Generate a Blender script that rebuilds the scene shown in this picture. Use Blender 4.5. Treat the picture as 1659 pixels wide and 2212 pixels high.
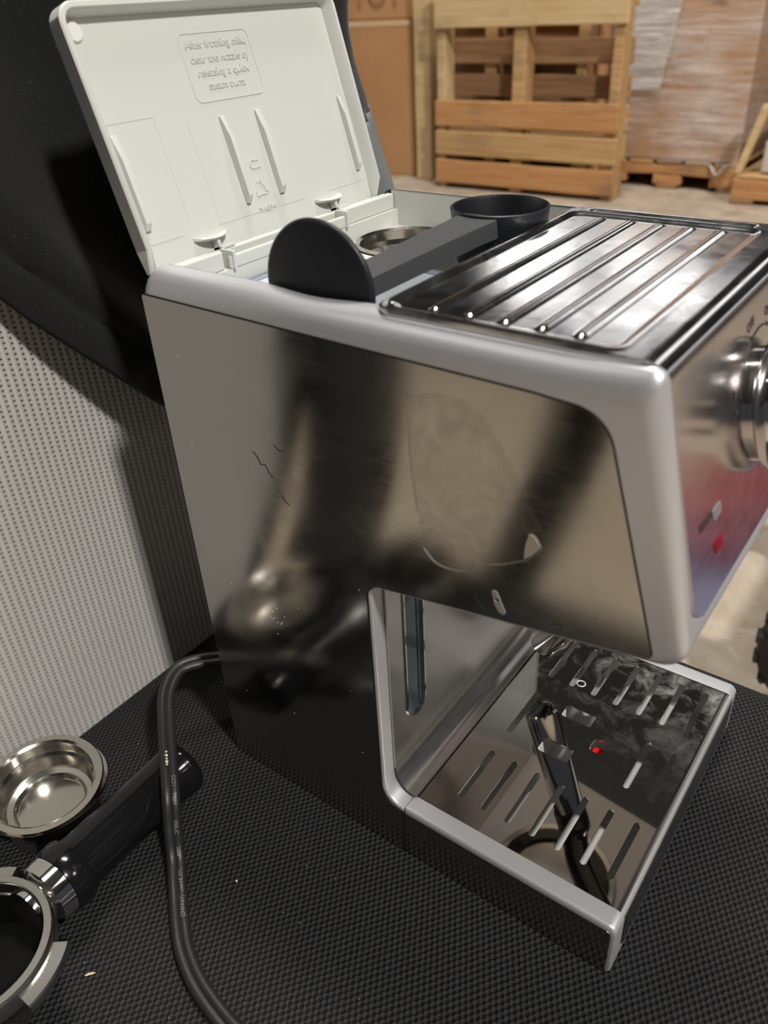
import bpy, bmesh, math, random
from mathutils import Vector, Matrix, noise
from mathutils.geometry import tessellate_polygon

random.seed(7)
for o in list(bpy.data.objects):
    bpy.data.objects.remove(o)
S = bpy.context.scene
C = S.collection
PI = math.pi

# ------------------------------------------------------------------ camera
cam_d = bpy.data.cameras.new('camera')
cam = bpy.data.objects.new('camera', cam_d)
C.objects.link(cam)
RIGHT = Vector((0.80702031, 0.58854, -0.04836209))
DOWN = Vector((0.28631096, -0.46159055, -0.83961908))
FWD = Vector((-0.51647289, 0.66374305, -0.5410184))
M = Matrix((RIGHT, -DOWN, -FWD)).transposed().to_4x4()
M.translation = Vector((0.29512916, -0.2160633, 0.39790661))
cam.matrix_world = M
cam_d.sensor_fit = 'VERTICAL'
cam_d.sensor_height = 9.6
cam_d.sensor_width = 7.2
cam_d.lens = 1742.26 / 2212 * 9.6
cam_d.clip_start = 0.01
cam_d.clip_end = 200
cam_d.dof.use_dof = True
cam_d.dof.focus_distance = 0.44
cam_d.dof.aperture_fstop = 2.8
S.camera = cam

# ------------------------------------------------------------------ world and lights
w = bpy.data.worlds.new('world')
S.world = w
w.use_nodes = True
w.node_tree.nodes['Background'].inputs[0].default_value = (0.80, 0.86, 1.0, 1)
w.node_tree.nodes['Background'].inputs[1].default_value = 0.06
S.view_settings.view_transform = 'Standard'
S.view_settings.look = 'None'
S.view_settings.exposure = 0.0
S.view_settings.gamma = 1.0
S.view_settings.use_curve_mapping = False


def area(name, loc, target, sx, sy, power, col=(1, 0.96, 0.905)):
    l = bpy.data.lights.new(name, 'AREA')
    l.shape = 'RECTANGLE'
    l.size, l.size_y = sx, sy
    l.energy = power
    l.color = col
    o = bpy.data.objects.new(name, l)
    C.objects.link(o)
    o.location = loc
    o.rotation_euler = (Vector(target) - Vector(loc)).to_track_quat('-Z', 'Y').to_euler()
    return o


# warehouse ceiling lamps (out of frame, seen in the polished metal)
area('bay_lamp', (4.5, -1.25, 5.7), (0, 0, 0.2), 0.5, 0.5, 500)
area('bay_lamp', (-0.6, 1.6, 5.7), (-1.2, 3.0, 0), 1.6, 0.6, 280)
area('bay_lamp', (-3.4, -3.4, 5.7), (-3.4, -3.4, 0), 1.6, 0.6, 40)
area('added_glow_panel', (4.2, 6.2, 5.7), (4.2, 6.2, 0), 4.5, 3.2, 17, (1, 0.98, 0.95))  # added unseen panel, lifts the backsplash and tray reflections
area('bay_lamp', (7.5, 2.0, 5.7), (7.5, 2.0, 0), 1.6, 0.6, 110)
area('row_lamp', (-8.6, 17.4, 5.7), (-8.6, 17.4, 0), 1.7, 1.7, 80)
# unseen dim panels, added to put bright patches in the steel plate
for (lx, ly, wx, wy, pw) in ((-7.3, 19.0, 2.2, 1.3, 26), (-5.5, 17.3, 2.0, 1.2, 26), (-4.1, 15.8, 1.8, 1.1, 24), (-7.0, 15.2, 1.6, 0.9, 17), (-5.2, 14.3, 1.5, 0.9, 17), (-13.0, 9.0, 1.6, 7.0, 60), (1.5, 13.0, 1.6, 8.0, 60)):
    area('added_glow_panel', (lx, ly, 5.7), (lx, ly, 0), wx, wy, pw, (1, 0.98, 0.95))

# ------------------------------------------------------------------ helpers


def new_bm():
    return bmesh.new()


def obj(name, bm, mat, parent=None, smooth=True, angle=35, bevel=0, seg=2, recalc=True):
    if recalc:
        bmesh.ops.recalc_face_normals(bm, faces=bm.faces)
    me = bpy.data.meshes.new(name)
    bm.to_mesh(me)
    bm.free()
    if smooth:
        me.shade_smooth()
        me.set_sharp_from_angle(angle=math.radians(angle))
    if mat is not None:
        me.materials.append(mat)
    o = bpy.data.objects.new(name, me)
    C.objects.link(o)
    if parent is not None:
        o.parent = parent
    if bevel:
        m = o.modifiers.new('bevel', 'BEVEL')
        m.width = bevel
        m.segments = seg
        m.limit_method = 'ANGLE'
        m.angle_limit = math.radians(40)
        m.harden_normals = False
    return o


def thing(name, label, cat, loc=(0, 0, 0), rot=(0, 0, 0), group=None):
    o = bpy.data.objects.new(name, None)
    C.objects.link(o)
    o.empty_display_size = 0.05
    o.location = loc
    o.rotation_euler = rot
    return tag(o, label, cat, group)


def tag(o, label, cat, group=None, kind=None):
    if label:
        o['label'] = label
    if cat:
        o['category'] = cat
    if group:
        o['group'] = group
    if kind:
        o['kind'] = kind
    return o


def box(bm, x0, x1, y0, y1, z0, z1, mtx=None):
    vs = [bm.verts.new(p) for p in ((x0, y0, z0), (x1, y0, z0), (x1, y1, z0), (x0, y1, z0),
                                    (x0, y0, z1), (x1, y0, z1), (x1, y1, z1), (x0, y1, z1))]
    if mtx is not None:
        for v in vs:
            v.co = mtx @ v.co
    for f in ((0, 3, 2, 1), (4, 5, 6, 7), (0, 1, 5, 4), (1, 2, 6, 5), (2, 3, 7, 6), (3, 0, 4, 7)):
        bm.faces.new([vs[i] for i in f])
    return vs


def ring_faces(bm, rows, close_u=True, close_v=False):
    n = len(rows[0])
    R = len(rows)
    for i in range(R if close_v else R - 1):
        a, b = rows[i], rows[(i + 1) % R]
        for j in range(n if close_u else n - 1):
            k = (j + 1) % n
            try:
                bm.faces.new((a[j], a[k], b[k], b[j]))
            except ValueError:
                pass


def lathe(bm, prof, n=48, mtx=None, a0=0, a1=2 * PI, cap=False):
    """prof: list of (r, z)"""
    full = abs(a1 - a0 - 2 * PI) < 1e-6
    rows = []
    cnt = n if full else n + 1
    for (r, z) in prof:
        if r < 1e-7 and full:
            v = bm.verts.new((0, 0, z))
            if mtx is not None:
                v.co = mtx @ v.co
            rows.append([v])
            continue
        row = []
        for i in range(cnt):
            a = a0 + (a1 - a0) * i / n
            v = bm.verts.new((r * math.cos(a), r * math.sin(a), z))
            if mtx is not None:
                v.co = mtx @ v.co
            row.append(v)
        rows.append(row)
    for a, b in zip(rows, rows[1:]):
        for j in range(cnt if full else cnt - 1):
            k = (j + 1) % cnt
            if len(a) == 1 and len(b) == 1:
                continue
            if len(a) == 1:
                bm.faces.new((a[0], b[k], b[j]))
            elif len(b) == 1:
                bm.faces.new((a[j], a[k], b[0]))
            else:
                bm.faces.new((a[j], a[k], b[k], b[j]))
    return rows


def bez(pts, n=8):
    """Catmull-Rom through pts"""
    P = [Vector(p) for p in pts]
    P = [P[0] * 2 - P[1]] + P + [P[-1] * 2 - P[-2]]
    out = []
    for i in range(1, len(P) - 2):
        for k in range(n):
            t = k / n
            a, b, c, d = P[i - 1], P[i], P[i + 1], P[i + 2]
            out.append(0.5 * ((2 * b) + (c - a) * t + (2 * a - 5 * b + 4 * c - d) * t * t + (3 * b - a - 3 * c + d) * t ** 3))
    out.append(P[-2])
    return out


def tube(bm, path, r, n=12, section=None, up=Vector((0, 0, 1)), caps=True):
    """sweep a circle (or section offsets [(a,b)]) along path"""
    path = [Vector(p) for p in path]
    rows = []
    prev = None
    for i, p in enumerate(path):
        t = (path[min(i + 1, len(path) - 1)] - path[max(i - 1, 0)]).normalized()
        if prev is None:
            u = up - t * up.dot(t)
            if u.length < 1e-4:
                u = Vector((1, 0, 0)) - t * t.x
            u.normalize()
        else:
            u = prev - t * prev.dot(t)
            u.normalize()
        prev = u
        s = t.cross(u)
        row = []
        rr = r[i] if isinstance(r, (list, tuple)) else r
        if section:
            for (a, b) in section:
                row.append(bm.verts.new(p + s * a + u * b))
        else:
            for k in range(n):
                a = 2 * PI * k / n
                row.append(bm.verts.new(p + s * (rr * math.cos(a)) + u * (rr * math.sin(a))))
        rows.append(row)
    ring_faces(bm, rows)
    if caps:
        bm.faces.new(rows[0][::-1])
        bm.faces.new(rows[-1])
    return rows


def rpoly(corners, n=6):
    """corners (x, y, r) -> rounded 2D polygon; returns list of (x, y, corner_index)"""
    out = []
    m = len(corners)
    for i in range(m):
        p = Vector(corners[i][:2])
        a = Vector(corners[i - 1][:2])
        b = Vector(corners[(i + 1) % m][:2])
        r = corners[i][2]
        u = (a - p).normalized()
        v = (b - p).normalized()
        ang = u.angle(v)
        if r <= 0 or ang > PI - 0.01:
            out.append((p.x, p.y, i))
            continue
        d = r / math.tan(ang / 2)
        s, e = p + u * d, p + v * d
        c = p + (u + v).normalized() * (r / math.sin(ang / 2))
        a0 = math.atan2(s.y - c.y, s.x - c.x)
        a1 = math.atan2(e.y - c.y, e.x - c.x)
        da = (a1 - a0 + PI) % (2 * PI) - PI
        for k in range(n + 1):
            t = a0 + da * k / n
            out.append((c.x + r * math.cos(t), c.y + r * math.sin(t), i))
    return out


def plate(bm, outline, holes, z0, z1, mtx=None):
    """flat plate with holes; outline / holes are lists of 2D points, extruded from z0 to z1"""
    loops = [[Vector((x, y, 0)) for x, y in outline]] + [[Vector((x, y, 0)) for x, y in h] for h in holes]
    flat = [p for l in loops for p in l]
    tris = tessellate_polygon(loops)
    lo = [bm.verts.new((p.x, p.y, z0)) for p in flat]
    hi = [bm.verts.new((p.x, p.y, z1)) for p in flat]
    if mtx is not None:
        for v in lo + hi:
            v.co = mtx @ v.co
    for t in tris:
        try:
            bm.faces.new([hi[i] for i in t])
            bm.faces.new([lo[i] for i in reversed(t)])
        except ValueError:
            pass
    k = 0
    for l in loops:
        n = len(l)
        for i in range(n):
            j = (i + 1) % n
            bm.faces.new((lo[k + i], lo[k + j], hi[k + j], hi[k + i]))
        k += n


def capsule2(xa, ya, xb, yb, r, n=6):
    d = Vector((xb - xa, yb - ya))
    a = math.atan2(d.y, d.x)
    out = []
    for k in range(n + 1):
        t = a - PI / 2 + PI * k / n
        out.append((xb + r * math.cos(t), yb + r * math.sin(t)))
    for k in range(n + 1):
        t = a + PI / 2 + PI * k / n
        out.append((xa + r * math.cos(t), ya + r * math.sin(t)))
    return out


XZ = Matrix(((1, 0, 0, 0), (0, 0, 1, 0), (0, 1, 0, 0), (0, 0, 0, 1)))       # (x, z, y) -> world
YZ = Matrix(((0, 0, 1, 0), (1, 0, 0, 0), (0, 1, 0, 0), (0, 0, 0, 1)))       # (y, z, x) -> world


def frame(origin, ex, ey):
    ex = Vector(ex).normalized()
    ey = Vector(ey)
    ez = ex.cross(ey).normalized()
    ey = ez.cross(ex)
    m = Matrix((ex, ey, ez)).transposed().to_4x4()
    m.translation = Vector(origin)
    return m


def text(name, body, size, mtx, mat, parent, depth=0.0003, align='CENTER', spacing=1.0, bevel=0):
    cu = bpy.data.curves.new(name, 'FONT')
    cu.body = body
    cu.size = size
    cu.align_x = align
    cu.align_y = 'CENTER'
    cu.extrude = depth
    cu.bevel_depth = bevel
    cu.space_character = spacing
    cu.resolution_u = 3
    tmp = bpy.data.objects.new(name, cu)
    C.objects.link(tmp)
    dg = bpy.context.evaluated_depsgraph_get()
    me = bpy.data.meshes.new_from_object(tmp.evaluated_get(dg))
    bpy.data.objects.remove(tmp)
    me.transform(mtx)
    me.materials.clear()
    me.materials.append(mat)
    o = bpy.data.objects.new(name, me)
    C.objects.link(o)
    if parent is not None:
        o.parent = parent
    return o


# ------------------------------------------------------------------ materials


class Mat:
    def __init__(self, name, col, rough=0.5, metal=0.0, spec=0.5, **kw):
        self.m = bpy.data.materials.new(name)
        self.m.use_nodes = True
        self.t = self.m.node_tree
        self.N = self.t.nodes
        self.b = self.N['Principled BSDF']
        self.b.inputs['Base Color'].default_value = (*col, 1)
        self.b.inputs['Roughness'].default_value = rough
        self.b.inputs['Metallic'].default_value = metal
        self.b.inputs['Specular IOR Level'].default_value = spec
        for k, v in kw.items():
            self.b.inputs[k.replace('_', ' ')].default_value = v
        self.tc = None

    def node(self, typ, **kw):
        n = self.N.new(typ)
        for k, v in kw.items():
            setattr(n, k, v)
        return n

    def link(self, a, b):
        self.t.links.new(a, b)

    def coord(self, scale=(1, 1, 1), which='Object', rot=(0, 0, 0)):
        if self.tc is None:
            self.tc = self.node('ShaderNodeTexCoord')
        mp = self.node('ShaderNodeMapping')
        mp.inputs['Scale'].default_value = scale
        mp.inputs['Rotation'].default_value = rot
        self.link(self.tc.outputs[which], mp.inputs[0])
        return mp.outputs[0]

    def noise(self, vec, scale=5, detail=4, rough=0.55, dist=0):
        n = self.node('ShaderNodeTexNoise')
        n.inputs['Scale'].default_value = scale
        n.inputs['Detail'].default_value = detail
        n.inputs['Roughness'].default_value = rough
        n.inputs['Distortion'].default_value = dist
        self.link(vec, n.inputs['Vector'])
        return n.outputs['Fac']

    def ramp(self, fac, stops):
        r = self.node('ShaderNodeValToRGB')
        el = r.color_ramp.elements
        while len(el) < len(stops):
            el.new(0.5)
        for e, (p, c) in zip(el, stops):
            e.position = p
            e.color = (*c, 1) if len(c) == 3 else c
        self.link(fac, r.inputs[0])
        return r.outputs[0]

    def vramp(self, fac, p0, v0, p1, v1):
        n = self.node('ShaderNodeMapRange')
        n.inputs[1].default_value = p0
        n.inputs[2].default_value = p1
        n.inputs[3].default_value = v0
        n.inputs[4].default_value = v1
        self.link(fac, n.inputs[0])
        return n.outputs[0]

    def math(self, op, a, b=None):
        n = self.node('ShaderNodeMath', operation=op)
        for i, v in enumerate((a, b)):
            if v is None:
                continue
            if isinstance(v, (int, float)):
                n.inputs[i].default_value = v
            else:
                self.link(v, n.inputs[i])
        return n.outputs[0]

    def mix(self, fac, a, b, mode='MIX'):
        n = self.node('ShaderNodeMix', data_type='RGBA', blend_type=mode)
        for sock, v in ((n.inputs[0], fac), (n.inputs[6], a), (n.inputs[7], b)):
            if isinstance(v, (int, float)):
                sock.default_value = v
            elif isinstance(v, tuple):
                sock.default_value = (*v, 1)
            else:
                self.link(v, sock)
        return n.outputs[2]

    def color(self, s):
        self.link(s, self.b.inputs['Base Color'])
        return self

    def rough(self, s):
        self.link(s, self.b.inputs['Roughness'])
        return self

    def bump(self, h, strength=0.3, dist=0.001, chain=None):
        n = self.node('ShaderNodeBump')
        n.inputs['Strength'].default_value = strength
        n.inputs['Distance'].default_value = dist
        self.link(h, n.inputs['Height'])
        if chain is not None:
            self.link(chain, n.inputs['Normal'])
        self.link(n.outputs[0], self.b.inputs['Normal'])
        return n.outputs[0]


def mk_steel(name, col, rough, brush=0.12, axis=0, smear=0.1, bump=0.02):
    M_ = Mat(name, col, rough, 1.0)
    sc = [260, 260, 260]
    sc[axis] = 6
    n1 = M_.noise(M_.coord(tuple(sc)), 4, 3)
    n2 = M_.noise(M_.coord((18, 18, 18)), 1.4, 5, 0.6, 0.6)
    r = M_.math('ADD', M_.vramp(n1, 0.3, rough - brush / 2, 0.7, rough + brush / 2), M_.vramp(n2, 0.35, -smear / 2, 0.7, smear / 2))
    M_.rough(r)
    if bump:
        M_.bump(n1, bump, 0.0005)
    return M_


steel_side = mk_steel('brushed_steel', (0.47, 0.455, 0.43), 0.135, 0.03, 0, 0.06, 0.012).m
steel_back = mk_steel('backsplash_steel', (0.68, 0.65, 0.62), 0.24, 0.015, 2, 0.05, 0.003).m
steel_front = mk_steel('front_steel', (0.62, 0.575, 0.575), 0.19, 0.04, 1, 0.08, 0.006).m
chrome = Mat('chrome', (0.78, 0.77, 0.75), 0.06, 1.0).m
dull_chrome = Mat('dull_chrome', (0.62, 0.61, 0.58), 0.16, 1.0).m
basket_steel = mk_steel('basket_steel', (0.66, 0.63, 0.58), 0.16, 0.04, 2, 0.05, 0.0).m
silver = Mat('silver_paint', (0.61, 0.61, 0.63), 0.40, 0.60)
silver.bump(silver.noise(silver.coord((1, 1, 1)), 2200, 2), 0.05, 0.0004)
silver = silver.m
grey_plastic = Mat('pale_grey_plastic', (0.60, 0.61, 0.575), 0.36, 0, 0.45)
grey_plastic.bump(grey_plastic.noise(grey_plastic.coord(), 1600, 2), 0.04, 0.0004)
grey_plastic = grey_plastic.m
lid_grey = Mat('lid_outer_grey', (0.30, 0.30, 0.31), 0.38, 0.55).m
black_plastic = Mat('black_plastic', (0.009, 0.010, 0.014), 0.40, 0, 0.45)
black_plastic.bump(black_plastic.noise(black_plastic.coord(), 1400, 3), 0.22, 0.0005)
black_plastic = black_plastic.m
scoop_grain = Mat('grained_black_plastic', (0.058, 0.060, 0.064), 0.55, 0, 0.4)
scoop_grain.bump(scoop_grain.noise(scoop_grain.coord(), 1300, 3), 0.5, 0.0006)
scoop_grain = scoop_grain.m
gloss_black = Mat('gloss_black', (0.006, 0.006, 0.007), 0.13, 0, 0.5).m
black_matte = Mat('black_matte', (0.012, 0.012, 0.013), 0.7).m
rubber = Mat('cord_rubber', (0.016, 0.016, 0.017), 0.42, 0, 0.45)
rubber.bump(rubber.noise(rubber.coord(), 900, 3), 0.25, 0.0004)
rubber = rubber.m
white_print = Mat('white_print', (0.20, 0.20, 0.195), 0.6).m
dark_print = Mat('dark_print', (0.035, 0.028, 0.025), 0.5).m
tank_plastic = Mat('tank_plastic', (0.66, 0.74, 0.84), 0.12, 0, 0.5, Transmission_Weight=0.75, IOR=1.2).m
red_light = Mat('red_lens', (0.22, 0.005, 0.012), 0.12, 0, 0.6).m
grey_light = Mat('grey_lens', (0.20, 0.21, 0.22), 0.15, 0, 0.6).m
red_float = Mat('red_float', (0.85, 0.01, 0.01), 0.35).m
white_plastic = Mat('white_plastic', (0.75, 0.75, 0.73), 0.3).m
basin_grey = Mat('basin_grey', (0.62, 0.62, 0.60), 0.5).m

# polished drip grate with dried coffee and lime smears
g = Mat('polished_grate', (0.62, 0.60, 0.57), 0.04, 1.0)
na = g.noise(g.coord((1, 1, 1)), 62, 9, 0.72, 0.55)
nb = g.noise(g.coord((1, 1, 1)), 9, 3, 0.5, 0.3)
sep = g.node('ShaderNodeSeparateXYZ')
g.link(g.coord((1, 1, 1)), sep.inputs[0])
far = g.vramp(sep.outputs[1], 0.075, 0.0, 0.15, 1.0)
sm = g.math('MULTIPLY', g.vramp(g.math('MULTIPLY', na, g.vramp(nb, 0.3, 0.75, 0.7, 1.25)), 0.46, 0.0, 0.80, 0.75), far)
g.link(g.vramp(sm, 0, 1.0, 1, 0.55), g.b.inputs['Metallic'])
g.color(g.mix(sm, (0.62, 0.60, 0.57), (0.66, 0.67, 0.68)))
g.rough(g.vramp(sm, 0, 0.035, 1, 0.42))
grate_mat = g.m

# polished cup tray with fine scratches
g = Mat('polished_top', (0.70, 0.70, 0.71), 0.15, 1.0)
n1 = g.noise(g.coord((1, 1, 1)), 60, 6, 0.65, 0.8)
n2 = g.noise(g.coord((1, 1, 1)), 420, 3, 0.6, 0.4)
sepx = g.node('ShaderNodeSeparateXYZ')
g.link(g.coord((1, 1, 1)), sepx.inputs[0])
rr = g.vramp(n1, 0.35, 0.10, 0.7, 0.20)
g.rough(rr)
g.bump(n2, 0.03, 0.0003)
top_mat = g.m

# seat fabric: knitted spacer mesh, offset rows of small dark holes
g = Mat('seat_mesh_fabric', (0.02, 0.02, 0.021), 0.75, 0, 0.25)
P_ = 0.0034
v = g.coord((1, 1, 1), rot=(0, 0, 0.05))
sep = g.node('ShaderNodeSeparateXYZ')
nz = g.node('ShaderNodeTexNoise')
nz.inputs['Scale'].default_value = 260
g.link(v, nz.inputs['Vector'])
vm = g.node('ShaderNodeVectorMath', operation='MULTIPLY_ADD')
g.link(nz.outputs['Color'], vm.inputs[0])
vm.inputs[1].default_value = (0.0009, 0.0009, 0)
g.link(v, vm.inputs[2])
g.link(vm.outputs[0], sep.inputs[0])
cx = g.math('COSINE', g.math('MULTIPLY', sep.outputs[0], 2 * PI / P_))
cy = g.math('COSINE', g.math('MULTIPLY', sep.outputs[1], 2 * PI / (P_ * 1.5)))
h = g.math('MULTIPLY', cx, cy)
h01 = g.vramp(h, -0.75, 0.0, 0.35, 1.0)
fib = g.noise(g.coord(), 2600, 2)
g.color(g.mix(g.math('MULTIPLY', h01, g.vramp(fib, 0.3, 0.6, 0.7, 1.2)), (0.0022, 0.0023, 0.0026), (0.030, 0.030, 0.032)))
g.bump(h01, 1.0, 0.0012)
seat_mat = g.m

# chair back: light grey ribbed mesh
g = Mat('back_mesh_fabric', (0.4, 0.39, 0.37), 0.7, 0, 0.3)
v = g.coord()
sep = g.node('ShaderNodeSeparateXYZ')
g.link(v, sep.inputs[0])
ry = g.math('SINE', g.math('MULTIPLY', sep.outputs[1], 2 * PI / 0.0042))
half = g.math('MULTIPLY', g.math('FLOOR', g.math('DIVIDE', sep.outputs[1], 0.0042)), 0.5)
rz = g.math('SINE', g.math('ADD', g.math('MULTIPLY', sep.outputs[2], 2 * PI / 0.0029), g.math('MULTIPLY', half, 2 * PI)))
hole = g.math('MULTIPLY', g.vramp(ry, -0.15, 0.0, -0.95, 1.0), g.vramp(rz, 0.15, 0.0, 0.85, 1.0))
nn = g.noise(g.coord((1, 1, 1)), 14, 3)
fade = g.vramp(sep.outputs[2], 0.50, 0.12, 0.72, 0.95)
g.color(g.mix(g.math('MULTIPLY', hole, fade), g.mix(g.vramp(ry, -1, 0, 1, 1), (0.40, 0.39, 0.365), (0.52, 0.51, 0.48)), (0.05, 0.05, 0.05)))
g.bump(g.math('ADD', g.math('MULTIPLY', ry, 0.6), g.math('MULTIPLY', hole, -0.8)), 0.6, 0.0006)
back_mat = g.m

g = Mat('black_fleece', (0.010, 0.0105, 0.0115), 0.9, 0, 0.15, Sheen_Weight=0.12, Sheen_Roughness=0.5)
g.bump(g.noise(g.coord(), 700, 4), 0.5, 0.0008)
fl = g.noise(g.coord(), 900, 1)
g.color(g.mix(g.vramp(fl, 0.66, 0.0, 0.74, 1.0), (0.0135, 0.014, 0.0150), (0.036, 0.037, 0.039)))
fleece = g.m
g = Mat('grey_patch_cloth', (0.16, 0.175, 0.175), 0.85, 0, 0.2)
wv = g.node('ShaderNodeTexWave')
wv.inputs['Scale'].default_value = 340
g.link(g.coord((1, 1, 1), rot=(0.8, 0, 0)), wv.inputs['Vector'])
g.bump(wv.outputs['Fac'], 0.4, 0.0005)
striated = g.m
chair_black = Mat('chair_black_plastic', (0.011, 0.011, 0.013), 0.5).m


def mk_wood(name, c0, c1, c2):
    g = Mat(name, c1, 0.75, 0, 0.25)
    n1 = g.noise(g.coord((1.2, 30, 30)), 2.2, 6, 0.6, 0.8)
    n2 = g.noise(g.coord((2.2, 4, 4)), 1.5, 4, 0.6, 0.4)
    c = g.ramp(n1, [(0.3, c0), (0.5, c1), (0.72, c2)])
    g.color(g.mix(g.vramp(n2, 0.55, 0, 0.75, 0.65), c, (0.16, 0.12, 0.09)))
    g.bump(n1, 0.3, 0.003)
    return g.m


woods = [mk_wood('pine_yellow', (0.36, 0.21, 0.085), (0.50, 0.31, 0.14), (0.58, 0.39, 0.19)),
         mk_wood('pine_orange', (0.36, 0.16, 0.06), (0.50, 0.25, 0.10), (0.55, 0.31, 0.15)),
         mk_wood('pine_brown', (0.24, 0.13, 0.065), (0.34, 0.19, 0.10), (0.42, 0.26, 0.14)),
         mk_wood('pine_pale', (0.48, 0.33, 0.16), (0.58, 0.42, 0.22), (0.64, 0.49, 0.29))]
g = Mat('cardboard', (0.44, 0.25, 0.12), 0.8, 0, 0.25)
n1 = g.noise(g.coord((1, 1, 1)), 1.6, 5, 0.6, 0.3)
g.color(g.ramp(n1, [(0.3, (0.40, 0.205, 0.088)), (0.55, (0.47, 0.255, 0.118)), (0.75, (0.51, 0.30, 0.15))]))
cardboard = g.m
card_pale = Mat('pale_cardboard_edge', (0.62, 0.42, 0.26), 0.8).m
sack_white = Mat('white_carton', (0.55, 0.50, 0.46), 0.7).m
# stretch film: thin clear film, crinkled; the milky version paints in a lamp highlight
g = Mat('stretch_film', (0.85, 0.80, 0.77), 0.22, 0, 0.5)
st = g.noise(g.coord((1.6, 1.6, 22)), 2.4, 6, 0.65, 0.9)
big = g.noise(g.coord((2.0, 2.0, 3.0)), 1.3, 3, 0.5, 0.4)
g.bump(st, 0.9, 0.02)
alpha = g.vramp(g.math('ADD', g.math('MULTIPLY', st, 0.6), g.math('MULTIPLY', big, 0.5)), 0.45, 0.10, 0.70, 0.62)
g.link(alpha, g.b.inputs['Alpha'])
film = g.m
g = Mat('stretch_film_highlight_and_tail', (0.92, 0.88, 0.84), 0.25, 0, 0.5)
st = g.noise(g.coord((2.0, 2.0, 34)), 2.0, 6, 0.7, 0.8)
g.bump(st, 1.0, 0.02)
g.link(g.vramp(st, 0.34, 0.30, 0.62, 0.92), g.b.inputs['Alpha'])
film_milky = g.m

g = Mat('concrete', (0.42, 0.36, 0.28), 0.42, 0, 0.35)
n1 = g.noise(g.coord((1, 1, 1)), 7, 8, 0.65, 0.4)
n2 = g.noise(g.coord((1, 1, 1)), 28, 5, 0.6, 0.8)
g.color(g.mix(g.vramp(n2, 0.58, 0, 0.72, 0.55), g.ramp(n1, [(0.3, (0.32, 0.255, 0.185)), (0.52, (0.43, 0.36, 0.275)), (0.72, (0.54, 0.48, 0.39))]), (0.62, 0.57, 0.48)))
g.rough(g.vramp(n2, 0.3, 0.35, 0.7, 0.6))
concrete = g.m
ceiling_mat = Mat('ceiling_steel', (0.10, 0.115, 0.135), 0.7).m
wall_mat = Mat('warehouse_wall', (0.15, 0.175, 0.21), 0.7).m
tyre = Mat('tyre_rubber', (0.014, 0.012, 0.010), 0.75).m
red_paint = Mat('red_paint', (0.52, 0.12, 0.14), 0.5).m
blue_paint = Mat('blue_grey_paint', (0.16, 0.17, 0.26), 0.5).m

# ------------------------------------------------------------------ setting
FZ = -0.47
bm = new_bm()
box(bm, -16, 14, -12, 20, FZ - 0.2, FZ)
tag(obj('floor', bm, concrete, smooth=False), None, None, kind='structure')
bm = new_bm()
box(bm, -16, 14, -12, 20, 6.0, 6.2)
tag(obj('ceiling', bm, ceiling_mat, smooth=False), None, None, kind='structure')
bm = new_bm()
box(bm, -16, 14, 20, 20.2, FZ, 6.0)
tag(obj('wall_back', bm, wall_mat, smooth=False), None, None, kind='structure')
bm = new_bm()
box(bm, -16.2, -16, -12, 20, FZ, 6.0)
tag(obj('wall_left', bm, wall_mat, smooth=False), None, None, kind='structure')

# ------------------------------------------------------------------ office chair
chair = thing('office_chair', 'black fabric office chair seat with light grey mesh backrest under the coffee machine', 'chair', (0.14, 0.0, FZ))


def cw(x, y, z):
    return Vector((x - 0.14, y, z - FZ))


# seat cushion: superellipse outline, soft domed edge
bm = new_bm()
sx0, sx1, sy0, sy1 = -0.115, 0.415, -0.262, 0.243
scx, scy, sa, sb = (sx0 + sx1) / 2, (sy0 + sy1) / 2, (sx1 - sx0) / 2, (sy1 - sy0) / 2
rows = []
for (k, z) in ((0.0, 0.0), (0.30, 0.0), (0.55, 0.0), (0.75, -0.0001), (0.86, -0.0006), (0.92, -0.0022), (0.96, -0.0058), (0.985, -0.0115), (1.0, -0.021), (1.0, -0.038), (0.985, -0.052), (0.95, -0.060), (0.0, -0.062)):
    row = []
    for i in range(96):
        t = 2 * PI * i / 96
        c, s = math.cos(t), math.sin(t)
        e = 2 / 5.0
        x = scx + sa * k * math.copysign(abs(c) ** e, c)
        y = scy + sb * k * math.copysign(abs(s) ** e, s)
        row.append(bm.verts.new(cw(x, y, z)))
    rows.append(row)
ring_faces(bm, rows)
bmesh.ops.remove_doubles(bm, verts=bm.verts, dist=1e-5)
seat = obj('seat_cushion', bm, seat_mat, chair, angle=60)
seat['label'] = 'black knitted mesh seat cushion'
bm = new_bm()
box(bm, *(-0.09 - 0.14, 0.39 - 0.14), -0.22, 0.21, -0.085 - FZ, -0.0605 - FZ)
obj('seat_pan', bm, chair_black, chair, bevel=0.008)
bm = new_bm()
lathe(bm, [(0, 0.12), (0.03, 0.12), (0.03, 0.25), (0.022, 0.25), (0.022, 0.385), (0, 0.385)], 24, Matrix.Translation((0.01, -0.01, 0)))
obj('gas_column', bm, chair_black, chair)
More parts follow.
